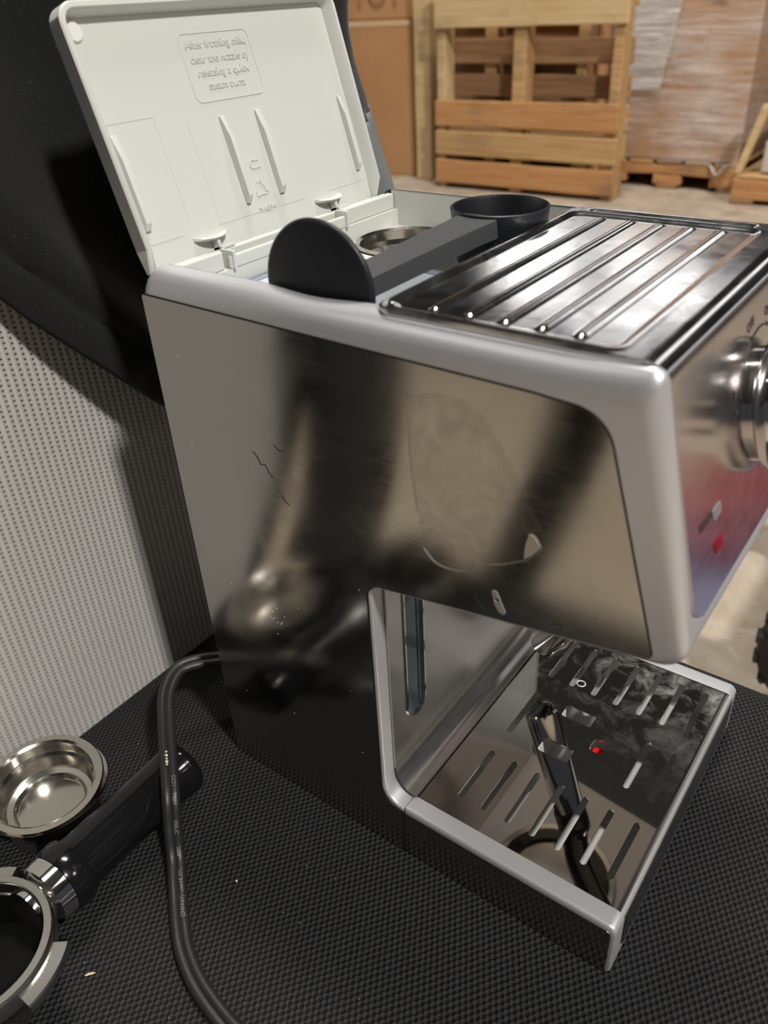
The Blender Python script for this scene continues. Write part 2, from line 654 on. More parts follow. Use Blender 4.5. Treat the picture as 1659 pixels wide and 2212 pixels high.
for k in range(5):
    a = 2 * PI * k / 5 + 0.4
    bm = new_bm()
    d = Vector((math.cos(a), math.sin(a), 0))
    o0 = Vector((0.01, -0.01, 0.14))
    tube(bm, [o0 + d * 0.02, o0 + d * 0.16 + Vector((0, 0, -0.02)), o0 + d * 0.30 + Vector((0, 0, -0.055))], [0.024, 0.02, 0.015], 10)
    leg = obj('base_leg', bm, chair_black, chair)
    bm = new_bm()
    mt = Matrix.Translation(o0 + d * 0.30 + Vector((0, 0, -0.112))) @ Matrix.Rotation(a, 4, 'Z') @ Matrix.Rotation(PI / 2, 4, 'X')
    lathe(bm, [(0, -0.02), (0.026, -0.02), (0.028, -0.016), (0.028, 0.016), (0.026, 0.02), (0, 0.02)], 20, mt)
    obj('caster', bm, chair_black, leg)

# backrest: outline in (y, z), mesh panel with black frame
BX = -0.0975


def back_outline(off, n=8):
    pts = rpoly([(-0.098 + off, -0.012 + off, 0.05), (0.155 - off, -0.012 + off, 0.05), (0.190 - off, 0.075, 0.08), (0.272 - off, 0.265, 0.10), (0.225 - off, 0.52 - off, 0.08), (-0.215 + off, 0.52 - off, 0.08), (-0.262 + off, 0.27, 0.10), (-0.165 + off, 0.09, 0.08)], n)
    return [(p[0], p[1]) for p in pts]


def back_x(y, z):
    return BX - 0.00 + 0.0 * y - max(0, z - 0.30) * 0.10


bm = new_bm()
ol = back_outline(0.0)
t = tessellate_polygon([[Vector((y, z, 0)) for y, z in ol]])
vs = [bm.verts.new(cw(back_x(y, z), y, z)) for y, z in ol]
for f in t:
    bm.faces.new([vs[i] for i in f])
r = bmesh.ops.extrude_face_region(bm, geom=bm.faces[:])
for e in r['geom']:
    if isinstance(e, bmesh.types.BMVert):
        e.co.x -= 0.003
mesh_back = obj('backrest_mesh', bm, back_mat, chair, smooth=False)
mesh_back['label'] = 'light grey ribbed mesh'
bm = new_bm()
path = [cw(back_x(y, z) - 0.012, y, z) for y, z in ol]
path.append(path[0])
tube(bm, path, 0.016, 10, caps=False, up=Vector((1, 0, 0)))
obj('backrest_frame', bm, chair_black, chair)
bm = new_bm()
tube(bm, bez([cw(0.06, 0.0, -0.085), cw(-0.10, 0.0, -0.09), cw(-0.135, 0.02, -0.02), cw(-0.128, 0.03, 0.12)]), 0.016, 10)
obj('back_support', bm, chair_black, chair)
for pts, r in (([(0.10, -0.19, -0.080), (0.045, -0.262, -0.088), (0.038, -0.272, -0.052), (0.087, -0.272, 0.10), (0.104, -0.272, 0.180)], 0.024),  # off-frame armrest, added as a dark band for the side panel to reflect
               ([(0.05, 0.19, -0.080), (0.02, 0.30, -0.085), (0.0, 0.34, -0.075)], 0.02)):
    bm = new_bm()
    tube(bm, bez([cw(*p) for p in pts]), r, 14)
    obj('unseen_armrest_post', bm, chair_black, chair)
bm = new_bm()
box(bm, 0.0 - 0.14, 0.21 - 0.14, -0.307, -0.237, 0.178 - FZ, 0.198 - FZ)
obj('unseen_armrest_pad', bm, chair_black, chair, bevel=0.008, seg=3)

# ------------------------------------------------------------------ jacket over the backrest


def interp(pts, t):
    for (a, b), (c, d) in zip(pts, pts[1:]):
        if t <= c:
            return b + (d - b) * (t - a) / (c - a)
    return pts[-1][1]


def hem(y):
    return interp([(-0.30, 0.44), (-0.08, 0.352), (-0.0215, 0.2851), (-0.0106, 0.2692), (0.0077, 0.2468), (0.041, 0.2073), (0.10, 0.165), (0.25, 0.15), (0.40, 0.15)], y)


def hem_x(y):
    return interp([(-0.30, -0.084), (-0.0215, -0.080), (-0.0106, -0.075), (0.0077, -0.068), (0.041, -0.058), (0.12, -0.054), (0.24, -0.066), (0.30, -0.082), (0.4, -0.085)], y)


def right_edge(z):
    return interp([(0.10, 0.340), (0.2767, 0.3210), (0.3176, 0.3090), (0.3399, 0.2950), (0.3603, 0.2840), (0.3793, 0.2770), (0.3923, 0.2740), (0.60, 0.245)], z)


def sm_(d):
    t = max(0, min(1, (d - 0.02) / 0.14))
    return t * t * (3 - 2 * t)


bm = new_bm()
NU, NV = 110, 90
rows = []
for j in range(NV + 1):
    row = []
    for i in range(NU + 1):
        u = i / NU
        y = -0.30 + u * 0.64
        zb = hem(y)
        vv = j / NV
        z = zb + (0.56 - zb) * vv
        ye = right_edge(z)
        y = -0.30 + u * (ye + 0.30)
        zb = hem(y)
        z = zb + (0.56 - zb) * vv
        d = z - zb
        x = hem_x(y) * (1 - sm_(d)) + -0.080 * sm_(d)
        # hem band and seam
        x -= 0.005 * math.exp(-(d / 0.006) ** 2)
        x -= 0.0035 * math.exp(-((d - 0.030) / 0.0035) ** 2)
        # hanging folds that follow the drape (diagonal, falling towards +y)
        q = (y * 0.86 + (z - 0.3) * 0.51)
        fold = 0.013 * math.sin(q * 62 + 1.2 + 2.0 * noise.noise((y * 5, z * 5, 0))) + 0.004 * math.sin(q * 27 + 0.5)
        x += fold * min(1, max(0, (d - 0.028) / 0.03)) * (0.6 + 0.6 * noise.noise((y * 8, z * 6, 3)))
        x += 0.0015 * noise.noise((y * 30, z * 30, 1))
        x = min(x, -0.050)
        # wraps back round the far edge of the backrest
        if y > ye - 0.03:
            x -= (1 - math.sqrt(max(0, 1 - ((y - ye + 0.03) / 0.03) ** 2))) * 0.022
        row.append(bm.verts.new((x, y, z)))
    rows.append(row)
ring_faces(bm, rows, close_u=False)
jk = thing('jacket', 'black fleece jacket draped over the back of the office chair', 'jacket', (-0.085, 0.02, 0.19))
for vtx in bm.verts:
    vtx.co -= Vector((-0.085, 0.02, 0.19))
OFF = Vector((-0.085, 0.02, 0.19))
tw = new_bm()
vmap = {}
kill = []
for f in bm.faces:
    c = f.calc_center_median() + OFF
    ye = right_edge(c.z)
    zt = c.z - (ye - c.y) * -0.30
    if c.y > ye - 0.085 and 0.276 < zt < 0.334:  # lighter grey patch split off near the jacket's far edge
        kill.append(f)
        vs = []
        for vtx in f.verts:
            if vtx.index not in vmap:
                vmap[vtx.index] = None
            vs.append(vtx)
        key = []
        for vtx in vs:
            k = (round(vtx.co.x, 6), round(vtx.co.y, 6), round(vtx.co.z, 6))
            if k not in vmap:
                vmap[k] = tw.verts.new(vtx.co)
            key.append(vmap[k])
        tw.faces.new(key)
bmesh.ops.delete(bm, geom=kill, context='FACES')
jb = obj('jacket_body', bm, fleece, jk, angle=80)
m = jb.modifiers.new('thick', 'SOLIDIFY')
m.thickness = 0.004
m.offset = -1
p = obj('grey_patch', tw, striated, jk, angle=80)
m = p.modifiers.new('thick', 'SOLIDIFY')
m.thickness = 0.004
m.offset = -1
p['label'] = 'dark grey twill patch at the far edge of the jacket'
bm = new_bm()
sec_ = [(0.056 * math.cos(2 * PI * k / 20), 0.020 * math.sin(2 * PI * k / 20)) for k in range(20)]
tube(bm, bez([Vector(q) - OFF for q in ((-0.088, -0.248, 0.50), (-0.072, -0.246, 0.36), (-0.066, -0.236, 0.20), (-0.068, -0.212, 0.07), (-0.072, -0.184, 0.012))]), 0, section=sec_, up=Vector((1, 0, 0)))
obj('added_sleeve', bm, fleece, jk, angle=70)  # hangs out of view, added to darken the side panel's reflection

# ------------------------------------------------------------------ espresso machine
W = 0.1847
mach = thing('espresso_machine', 'silver and stainless steel espresso machine with open lid on the black chair seat', 'coffee machine', (0, 0, 0))

# --- silver body shell: C profile with softly rounded side edges
# corner: x, z, round radius, inset of the flat side (dx, dz), edge depth ry
CN = [(0.0, 0.0, 0.003, (0.001, 0.001), 0.001),
      (0.1285, 0.0, 0.0006, (-0.0006, 0.001), 0.001),
      (0.1285, 0.0352, 0.0, (-0.0006, -0.0016), 0.0016),
      (0.1168, 0.0352, 0.0112, (-0.0018, -0.0016), 0.0018),
      (0.1168, 0.1790, 0.007, (-0.0016, 0.0016), 0.0016),
      (0.2532, 0.1985, 0.0095, (-0.0040, 0.0022), 0.0038),
      (0.2290, 0.3030, 0.0050, (-0.0042, -0.0105), 0.0065),
      (0.0, 0.3030, 0.0065, (0.0012, -0.0105), 0.0100)]
poly = rpoly([(c[0], c[1], c[2]) for c in CN], 6)
cont = []
for i, (x, z, ci) in enumerate(poly):
    c = CN[ci]
    cont.append((x, z, c[3], c[4]))
    nx = poly[(i + 1) % len(poly)]
    if ci == 6 and nx[2] == 7:      # subdivide the top edge
        for k in range(1, 32):
            t = k / 32
            dz = c[3][1] + (CN[7][3][1] - c[3][1]) * min(1, t / 0.12)
            dx = c[3][0] * max(0, 1 - t / 0.2)
            cont.append((x + (nx[0] - x) * t, z, (dx, dz), 0.0065 + 0.0035 * min(1, t / 0.12)))


def dip(x):
    """finger dip in the near rim beside the compartment"""
    if not 0.058 < x < 0.126:
        return 0.0
    return math.sin((x - 0.058) / 0.068 * PI) ** 2


bm = new_bm()
LV = 6
levels = []
for k in range(LV + 1):
    th = k / LV * PI / 2
    levels.append(('n', th))
mid = [0.0120, 0.06, 0.12, 0.1800]
rows = []
for k, th in levels:
    row = []
    for (x, z, ins, ry) in cont:
        f = 1 - math.sin(th)
        y = ry * (1 - math.cos(th))
        dd = dip(x) * 0.0010 * (k == 'n') * (1 - f) ** 2 if z > 0.302 else 0
        row.append(bm.verts.new((x + ins[0] * f, y - dip(x) * 0.0014 * (1 - f) * (z > 0.302), z + ins[1] * f - dd)))
    rows.append(row)
for y in mid:
    row = []
    for (x, z, ins, ry) in cont:
        dd = dip(x) * 0.0011 if (z > 0.302 and y < 0.02) else 0
        yy = y - (dip(x) * 0.0020 if (z > 0.302 and y < 0.02) else 0)
        row.append(bm.verts.new((x, yy, z - dd)))
    rows.append(row)
for k in range(LV, -1, -1):
    th = k / LV * PI / 2
    row = []
    for (x, z, ins, ry) in cont:
        f = 1 - math.sin(th)
        far_in = 0.55 if z > 0.25 and x < 0.2 else 1.0
        row.append(bm.verts.new((x + ins[0] * f, W - ry * (1 - math.cos(th)) * far_in, z + ins[1] * f)))
    rows.append(row)
n = len(cont)
open_rows = range(LV + 1, LV + 4)
for i in range(len(rows) - 1):
    for j in range(n):
        k = (j + 1) % n
        if i in open_rows and cont[j][1] > 0.2955 and cont[k][1] > 0.2955 and max(cont[j][0], cont[k][0]) < 0.1245:
            continue
        bm.faces.new((rows[i][j], rows[i][k], rows[i + 1][k], rows[i + 1][j]))
bm.faces.new(rows[0])
bm.faces.new(rows[-1][::-1])
open_edge = [v.co.copy() for v in rows[LV + 1] if v.co.z > 0.297 and v.co.x < 0.1245]
shell = obj('body_shell', bm, silver, mach, angle=50)
shell['label'] = 'silver painted body shell'

# --- stainless side panels
def grow(pts, d):
    out = []
    n_ = len(pts)
    area_ = sum(pts[i][0] * pts[(i + 1) % n_][1] - pts[(i + 1) % n_][0] * pts[i][1] for i in range(n_))
    sg = 1 if area_ > 0 else -1
    for i in range(n_):
        a, b = Vector(pts[i - 1]), Vector(pts[(i + 1) % n_])
        t_ = (b - a).normalized()
        out.append((pts[i][0] + t_.y * d * sg, pts[i][1] - t_.x * d * sg))
    return out


for side in (0, 1):
    pc = [(0.0004, 0.0008, 0.0015), (0.1279, 0.0008, 0.0004), (0.1279, 0.0336, 0.0), (0.1150, 0.0336, 0.0128), (0.1150, 0.1806, 0.0085), (0.2405, 0.2003, 0.002), (0.2150, 0.2868, 0.015), (0.19, 0.2885, 0.0), (0.0004, 0.2922, 0.001)]
    ol = [(p[0], p[1]) for p in rpoly(pc, 8)]
    bm = new_bm()
    if side == 0:
        plate(bm, ol, [], -0.0007, 0.0006, XZ)
    else:
        plate(bm, ol, [], W - 0.0006, W + 0.0007, XZ)
    sm_bm = new_bm()
    plate(sm_bm, grow(ol, 0.0005), [], *((-0.0003, 0.0003) if side == 0 else (W - 0.0003, W + 0.0003)), XZ)  # dark strip drawn for the shadow line in the gap round the panel
    obj('panel_gap_shade', sm_bm, black_matte, mach, smooth=False)
    sp = obj('side_panel', bm, steel_side, mach, smooth=False, bevel=0.0005, seg=2)
    sp['label'] = 'brushed stainless side panel with sticker residue'

# sticker residue on the near panel
resid = Mat('sticker_residue', (0.30, 0.275, 0.235), 0.5, 0.25)
rn = resid.noise(resid.coord((1, 1, 1)), 120, 5, 0.65, 1.0)
resid.bump(rn, 0.6, 0.001)
resid.link(resid.vramp(rn, 0.35, 0.02, 0.75, 0.10), resid.b.inputs['Alpha'])
resid_edge = Mat('residue_edge', (0.34, 0.31, 0.27), 0.45, 0.2, Alpha=0.40)


def blob(pts, n=6, jit=0.0006):
    ps = bez([(a, b, 0) for a, b in pts] + [(pts[0][0], pts[0][1], 0)], n)[:-1]
    return [(p.x + random.uniform(-jit, jit), p.y + random.uniform(-jit, jit)) for p in ps]


patch = [(0.1405, 0.2780), (0.165, 0.2800), (0.182, 0.2640), (0.1915, 0.2460), (0.196, 0.2390), (0.1905, 0.2325), (0.1930, 0.2230), (0.186, 0.2205), (0.178, 0.2165), (0.164, 0.2085), (0.152, 0.2060), (0.1475, 0.2110), (0.1435, 0.2300), (0.141, 0.2550)]
bm = new_bm()
plate(bm, blob(patch), [], -0.00085, -0.00072, XZ)
obj('sticker_residue', bm, resid.m, mach, smooth=False)
for pts, r_ in (([(0.1465, 0.2120), (0.152, 0.2070), (0.160, 0.2066), (0.168, 0.2095), (0.1695, 0.2150)], 0.00045),
                ([(0.1745, 0.2150), (0.180, 0.2170), (0.1865, 0.2205), (0.193, 0.2250), (0.1965, 0.2310), (0.1915, 0.2350)], 0.0004),
                ([(0.1440, 0.2280), (0.1415, 0.2480), (0.1405, 0.2680)], 0.0003)):
    bm = new_bm()
    tube(bm, bez([(a, -0.0009, b) for a, b in pts], 8), r_, 6)
    obj('residue_edge', bm, resid_edge.m, mach)
ps = blob([(0.1905, 0.2240), (0.1935, 0.2265), (0.1962, 0.2315), (0.1925, 0.2352), (0.1908, 0.2300)], 5, 0.0001)
bm = new_bm()
plate(bm, ps, [], -0.0013, -0.0009, XZ)
obj('paper_shred', bm, Mat('paper_shred', (0.42, 0.36, 0.28), 0.7).m, mach, smooth=False)
ps = blob([(0.1775, 0.2035), (0.1795, 0.2040), (0.1822, 0.1990), (0.1838, 0.1950), (0.1815, 0.1945), (0.1792, 0.1975)], 5, 0.00015)
hl = [(0.1799 + 0.0012 * math.cos(a), 0.2000 + 0.0009 * math.sin(a)) for a in [2 * PI * k / 10 for k in range(10)]]
bm = new_bm()
plate(bm, ps, [hl], -0.0010, -0.0007, XZ)
obj('glue_smear', bm, Mat('glue_smear', (0.34, 0.31, 0.29), 0.5, 0.1).m, mach, smooth=False)

bm = new_bm()
for k in range(26):
    q = Vector((0.0560 + random.gauss(0, 0.0035), -0.0008, 0.1330 + random.gauss(0, 0.0055))) if k < 14 else Vector((random.uniform(0.01, 0.12), -0.0008, random.uniform(0.05, 0.27)))
    bmesh.ops.create_icosphere(bm, subdivisions=1, radius=random.uniform(0.00018, 0.00038), matrix=Matrix.Translation(q) @ Matrix.Diagonal((1, 0.4, 1, 1)))
sp_ = obj('dried_spots', bm, white_plastic, mach)
sp_['kind'] = 'stuff'
for pts in ([(0.056, 0.2300), (0.0585, 0.2275), (0.0600, 0.2245), (0.0625, 0.2250), (0.0645, 0.2215), (0.0665, 0.2195)], [(0.0695, 0.2370), (0.0725, 0.2350), (0.0745, 0.2355)], [(0.0705, 0.2120), (0.0722, 0.2090), (0.0745, 0.2080)], [(0.1700, 0.1990), (0.1720, 0.1950), (0.1755, 0.1925)], [(0.2030, 0.1985), (0.2065, 0.2000), (0.2060, 0.1965)]):
    bm = new_bm()
    tube(bm, bez([(a, -0.00085, b) for a, b in pts], 6), 0.00018, 5)
    obj('scratch', bm, black_matte, mach)

# --- compartment tub
TZ = 0.262
bm = new_bm()
edge = sorted(open_edge, key=lambda p: p.x)
edge = [p for p in edge if p.x > 0.0064]
rows = [[], [], []]
for p in edge:
    rows[0].append(bm.verts.new((p.x, p.y, p.z + 0.0001)))
    rows[1].append(bm.verts.new((p.x, p.y + 0.0012, p.z - 0.004)))
    rows[2].append(bm.verts.new((p.x, 0.0145, TZ)))
ring_faces(bm, rows, close_u=False)
# floor, rear, front and far walls
box(bm, 0.0015, 0.1245, 0.0130, 0.1830, TZ - 0.002, TZ)
box(bm, 0.0012, 0.0100, 0.0105, 0.1800, TZ, 0.2925)       # rear ledge
box(bm, 0.1212, 0.1243, 0.0105, 0.1805, TZ, 0.3022)
box(bm, 0.0060, 0.1235, 0.1795, 0.1815, TZ, 0.3026)
tub = obj('compartment_tub', bm, grey_plastic, mach, angle=40)
tub['label'] = 'pale grey plastic storage compartment'
# raised shelf with round basket recess at the far side
bm = new_bm()
circ = [(0.0390 + 0.0292 * math.cos(2 * PI * k / 40), 0.1480 + 0.0292 * math.sin(2 * PI * k / 40)) for k in range(40)]
plate(bm, [(0.0095, 0.1120), (0.0745, 0.1120), (0.0745, 0.1795), (0.0095, 0.1795)], [circ], 0.276, 0.2835)
obj('basket_shelf', bm, grey_plastic, mach, smooth=False, bevel=0.0015)
bm = new_bm()
box(bm, 0.0, 0.0035, 0.0120, 0.1790, 0.288, 0.3000)
for y0, y1 in ((0.0125, 0.0430), (0.1340, 0.1790)):
    box(bm, 0.0035, 0.0080, y0, y1, 0.2925, 0.3008)
box(bm, 0.0080, 0.0105, 0.0450, 0.1310, 0.2925, 0.2985)
obj('hinge_rail', bm, grey_plastic, mach, smooth=False, bevel=0.0007)
for yy in (0.0465, 0.1315):
    bm = new_bm()
    box(bm, 0.0035, 0.0120, yy - 0.0008, yy + 0.0008, 0.2925, 0.3010)
    obj('hinge_tab', bm, grey_plastic, mach, smooth=False, bevel=0.0004)

# --- cup tray and front fascia: one bent polished sheet
FD = Vector((0.0222, -0.0905)).normalized()          # down the slanted front (x, z)
FN = Vector((0.9712, 0.2382))                        # outward
Z0 = 0.3044
BENDX = 0.2300
prof = []
x = 0.1225
while x < 0.2218:
    prof.append(('t', x))
    x += 0.0009
for k in range(9):
    prof.append(('b', k / 8))
s = 0.0012
FL = 0.0866
while s < FL:
    prof.append(('f', s))
    s += 0.0045
prof.append(('f', FL))
RB = 0.0085
a_end = math.atan2(FD.y, FD.x)                        # about -76 deg
bc = Vector((0.2222, Z0 - RB))
bend_end = bc + Vector((math.cos(a_end + PI / 2), math.sin(a_end + PI / 2))) * RB


def segd(px, py, ax, ay, bx, by):
    d = Vector((bx - ax, by - ay))
    p = Vector((px - ax, py - ay))
    t = max(0, min(1, p.dot(d) / d.length_squared))
    return (p - d * t).length


def sm(a, b, v):
    t = max(0, min(1, (v - a) / (b - a)))
    return t * t * (3 - 2 * t)


def rrect_d(px, py, x0, x1, y0, y1, r):
    cx_, cy_ = (x0 + x1) / 2, (y0 + y1) / 2
    qx, qy = abs(px - cx_) - (x1 - x0) / 2 + r, abs(py - cy_) - (y1 - y0) / 2 + r
    return Vector((max(qx, 0), max(qy, 0))).length + min(max(qx, qy), 0) - r


RIBX = (0.1430, 0.1570, 0.1710, 0.1845, 0.1980)
PY0, PY1 = 0.0050, 0.1765


def plate_h(x, y):
    d = rrect_d(x, y, 0.1265, 0.2130, 0.0095, 0.1640, 0.006)
    h = -0.0009 * (1 - sm(-0.0022, 0.0, d))
    h += 0.0006 * math.exp(-((d - 0.0018) / 0.0013) ** 2) * (1 - sm(0.206, 0.216, x))
    for rx in RIBX:
        q = segd(x, y, rx, 0.0155, rx, 0.1570)
        if q < 0.0019:
            h += 0.0013 * math.sqrt(1 - (q / 0.0019) ** 2)
    q = segd(x, y, 0.1345, 0.1702, 0.2060, 0.1702)
    h -= 0.0011 * (1 - sm(0.0012, 0.0034, q))
    return h


bm = new_bm()
ys = []
y = PY0
while y < PY1:
    ys.append(y)
    y += 0.0012 if (y < 0.020 or y > 0.152) else 0.004
ys.append(PY1)
FY0, FY1 = 0.0072, W - 0.0072
rows = []
for (kind, t) in prof:
    row = []
    for y in ys:
        u = (y - PY0) / (PY1 - PY0)
        if kind == 't':
            # round the rear corners of the sheet
            ex = 0
            rc = 0.007
            if t < 0.1225 + rc:
                dx = (0.1225 + rc - t) / rc
                ex = rc * (1 - math.sqrt(max(0, 1 - dx * dx)))
            yy = PY0 + ex + (PY1 - PY0 - 2 * ex) * u
            row.append(bm.verts.new((t, yy, Z0 + plate_h(t, yy))))
        elif kind == 'b':
            a = PI / 2 + (a_end + PI / 2 - PI / 2) * t
            p = bc + Vector((math.cos(a), math.sin(a))) * RB
            k2 = sm(0, 1, t)
            yy = (PY0 + (FY0 - PY0) * k2) + u * ((PY1 - PY0) + ((FY1 - FY0) - (PY1 - PY0)) * k2)
            row.append(bm.verts.new((p.x, yy, p.y)))
        else:
            rc = 0.007
            ex = 0
            if t > FL - rc:
                dx = (t - (FL - rc)) / rc
                ex = rc * (1 - math.sqrt(max(0, 1 - dx * dx)))
            p = bend_end + FD * t
            yy = FY0 + ex + (FY1 - FY0 - 2 * ex) * u
            row.append(bm.verts.new((p.x, yy, p.y)))
    rows.append(row)
ring_faces(bm, rows, close_u=False)
bmesh.ops.recalc_face_normals(bm, faces=bm.faces)
# turned-down edge
be = [e for e in bm.edges if e.is_boundary]
r = bmesh.ops.extrude_edge_only(bm, edges=be)
for e in r['geom']:
    if isinstance(e, bmesh.types.BMVert):
        c = e.co
        if c.x < 0.2222:
            c.z -= 0.0024
            c.y += 0.0006 if c.y < 0.09 else -0.0006
        else:
            c.x -= 0.0030
            c.z -= 0.0007
ct = obj('cup_tray', bm, top_mat, mach, angle=60)
ct.data.materials.append(steel_front)
for f in ct.data.polygons:
    if f.center.x > 0.2265:
        f.material_index = 1
ct['label'] = 'polished steel cup warming plate bent down into the control panel'


def fpt(y, z, off=0.0):
    """point on the fascia at height z"""
    t = (z - bend_end.y) / FD.y
    p = bend_end + FD * t + FN * off
    return Vector((p.x, y, p.y))


def fframe(y, z, off=0.0, rot=0.0):
    m = frame(fpt(y, z, off), (0, 1, 0), (-FD.x, 0, -FD.y))
    return m @ Matrix.Rotation(rot, 4, 'Z')


# indicator lamps
for (yy, zz, mt, lab) in ((0.0346, 0.2306, red_light, 'dark red indicator lamp'), (0.0357, 0.2425, grey_light, 'grey indicator lamp')):
    bm = new_bm()
    ol = [(p[0], p[1]) for p in rpoly([(-0.0042, -0.0022, 0.0012), (0.0042, -0.0022, 0.0012), (0.0042, 0.0022, 0.0012), (-0.0042, 0.0022, 0.0012)], 4)]
    plate(bm, ol, [], -0.001, 0.0004, fframe(yy, zz))
    p = obj('indicator_lamp', bm, mt, mach, smooth=False, bevel=0.0006)
    p['label'] = lab
text('ready_print', 'READY', 0.0044, fframe(0.0245, 0.2440, 0.0002), dark_print, mach, 0.00005)
text('off_print', 'OFF', 0.0052, fframe(0.0865, 0.2905, 0.0002, 0.15), dark_print, mach, 0.00005)
text('on_print', 'ON', 0.0052, fframe(0.1085, 0.2895, 0.0002, -0.15), dark_print, mach, 0.00005)
KY, KZ = 0.0965, 0.2570
bm = new_bm()
ks = [-52 + 4 * k for k in range(27)]


def arc_pts(a0, a1, r0, r1, n=16):
    ps = [(r1 * math.sin(math.radians(a0 + (a1 - a0) * k / n)), r1 * math.cos(math.radians(a0 + (a1 - a0) * k / n))) for k in range(n + 1)]
    ps += [(r0 * math.sin(math.radians(a1 + (a0 - a1) * k / n)), r0 * math.cos(math.radians(a1 + (a0 - a1) * k / n))) for k in range(n + 1)]
    return ps


plate(bm, arc_pts(-16, 16, 0.0302, 0.0309), [], 0.0001, 0.0003, fframe(KY, KZ))
plate(bm, arc_pts(-62, -21, 0.0305, 0.0308), [], 0.0001, 0.0003, fframe(KY, KZ))
plate(bm, arc_pts(21, 62, 0.0305, 0.0308), [], 0.0001, 0.0003, fframe(KY, KZ))
for a in (-18.5, 18.5, -64, 64):
    ca, sa_ = math.cos(math.radians(a)), math.sin(math.radians(a))
    q = [(0.03065 * sa_ + 0.0006 * math.cos(t), 0.03065 * ca + 0.0009 * math.sin(t)) for t in [2 * PI * k / 10 for k in range(10)]]
    plate(bm, q, [], 0.0001, 0.0003, fframe(KY, KZ))
# droplet pictogram left of the arc
plate(bm, [(-0.0345, 0.0190), (-0.0325, 0.0165), (-0.0330, 0.0150), (-0.0345, 0.0150)], [], 0.0001, 0.0003, fframe(KY, KZ))
plate(bm, [(-0.0352, 0.0120), (-0.0325, 0.0112), (-0.0320, 0.0088), (-0.0340, 0.0096)], [], 0.0001, 0.0003, fframe(KY, KZ))
obj('dial_marks', bm, dark_print, mach, smooth=False)
# control knob: flared chrome skirt with a ribbed grip
km = fframe(KY, KZ)
bm = new_bm()
lathe(bm, [(0.0, 0.0), (0.0225, 0.0), (0.0225, 0.002), (0.0255, 0.0035), (0.0265, 0.0065), (0.0262, 0.0095), (0.0245, 0.0115), (0.0215, 0.0125), (0.0, 0.0130)], 64, km)
knob = obj('control_knob', bm, chrome, mach, angle=50)
knob['label'] = 'chrome control knob'
bm = new_bm()
rows = []
for z, sc in ((0.0120, 1.0), (0.0235, 0.96), (0.0250, 0.92), (0.0255, 0.0)):
    row = []
    for k in range(120):
        a = 2 * PI * k / 120
        rr = (0.0195 + 0.0007 * math.copysign(abs(math.sin(a * 15)) ** 0.5, math.sin(a * 15))) * sc
        row.append(bm.verts.new(km @ Vector((rr * math.cos(a), rr * math.sin(a), z))))
    rows.append(row)
ring_faces(bm, rows)
bmesh.ops.remove_doubles(bm, verts=bm.verts, dist=1e-6)
obj('knob_grip', bm, chrome, knob, angle=40)

# --- brew cavity: backsplash with water window
bm = new_bm()
slot = capsule2(0.0295, 0.0840, 0.0295, 0.1765, 0.0082, 10)
plate(bm, [(0.0088, 0.0520), (W - 0.0088, 0.0520), (W - 0.0088, 0.1868), (0.0088, 0.1868)], [slot], 0.1172, 0.1182, YZ)
bp = obj('backsplash', bm, steel_back, mach, smooth=False)
bp['label'] = 'stainless backsplash curving down to the drip tray'
bm = new_bm()
rows = []
for k in range(11):
    a = k / 10 * PI / 2
    xx = 0.1182 + 0.0125 * (1 - math.cos(a))
    zz = 0.0520 - 0.0148 * math.sin(a)
    rows.append([bm.verts.new((xx, 0.0088, zz)), bm.verts.new((xx, W - 0.0088, zz))])
ring_faces(bm, rows, close_u=False)
obj('curved_skirt', bm, steel_back, bp, angle=60)
bm = new_bm()
ro = capsule2(0.0295, 0.0840, 0.0295, 0.1765, 0.0084, 10)
ri = capsule2(0.0295, 0.0840, 0.0295, 0.1765, 0.0074, 10)
plate(bm, ro, [ri], 0.1168, 0.1190, YZ)
obj('window_trim', bm, chrome, bp, smooth=False)
bm = new_bm()
plate(bm, ri, [], 0.1171, 0.11725, YZ)
box(bm, 0.11715, 0.1178, 0.0335, 0.0345, 0.082, 0.178)
tk = obj('water_window', bm, Mat('water_window', (0.10, 0.145, 0.17), 0.06, 0, 0.6).m, bp, smooth=False)
tk['label'] = 'dark blue translucent water level window'
# group head under the brew head
bm = new_bm()
GX, GY = 0.178, 0.0955
lathe(bm, [(0.0, 0.186), (0.041, 0.186), (0.041, 0.172), (0.0395, 0.170), (0.036, 0.170), (0.0355, 0.173), (0.0, 0.173)], 56, Matrix.Translation((GX, GY, 0.003)))
gh = obj('group_head', bm, dull_chrome, mach, angle=40)
bm = new_bm()
lathe(bm, [(0.0355, 0.1735), (0.0355, 0.1695), (0.0275, 0.1690), (0.0270, 0.1735)], 56, Matrix.Translation((GX, GY, 0.003)))
obj('group_gasket', bm, gloss_black, gh, angle=40)
bm = new_bm()
lathe(bm, [(0.0, 0.1718), (0.0268, 0.1718), (0.0270, 0.1740)], 48, Matrix.Translation((GX, GY, 0.003)))
obj('shower_screen', bm, basket_steel, gh, angle=40)
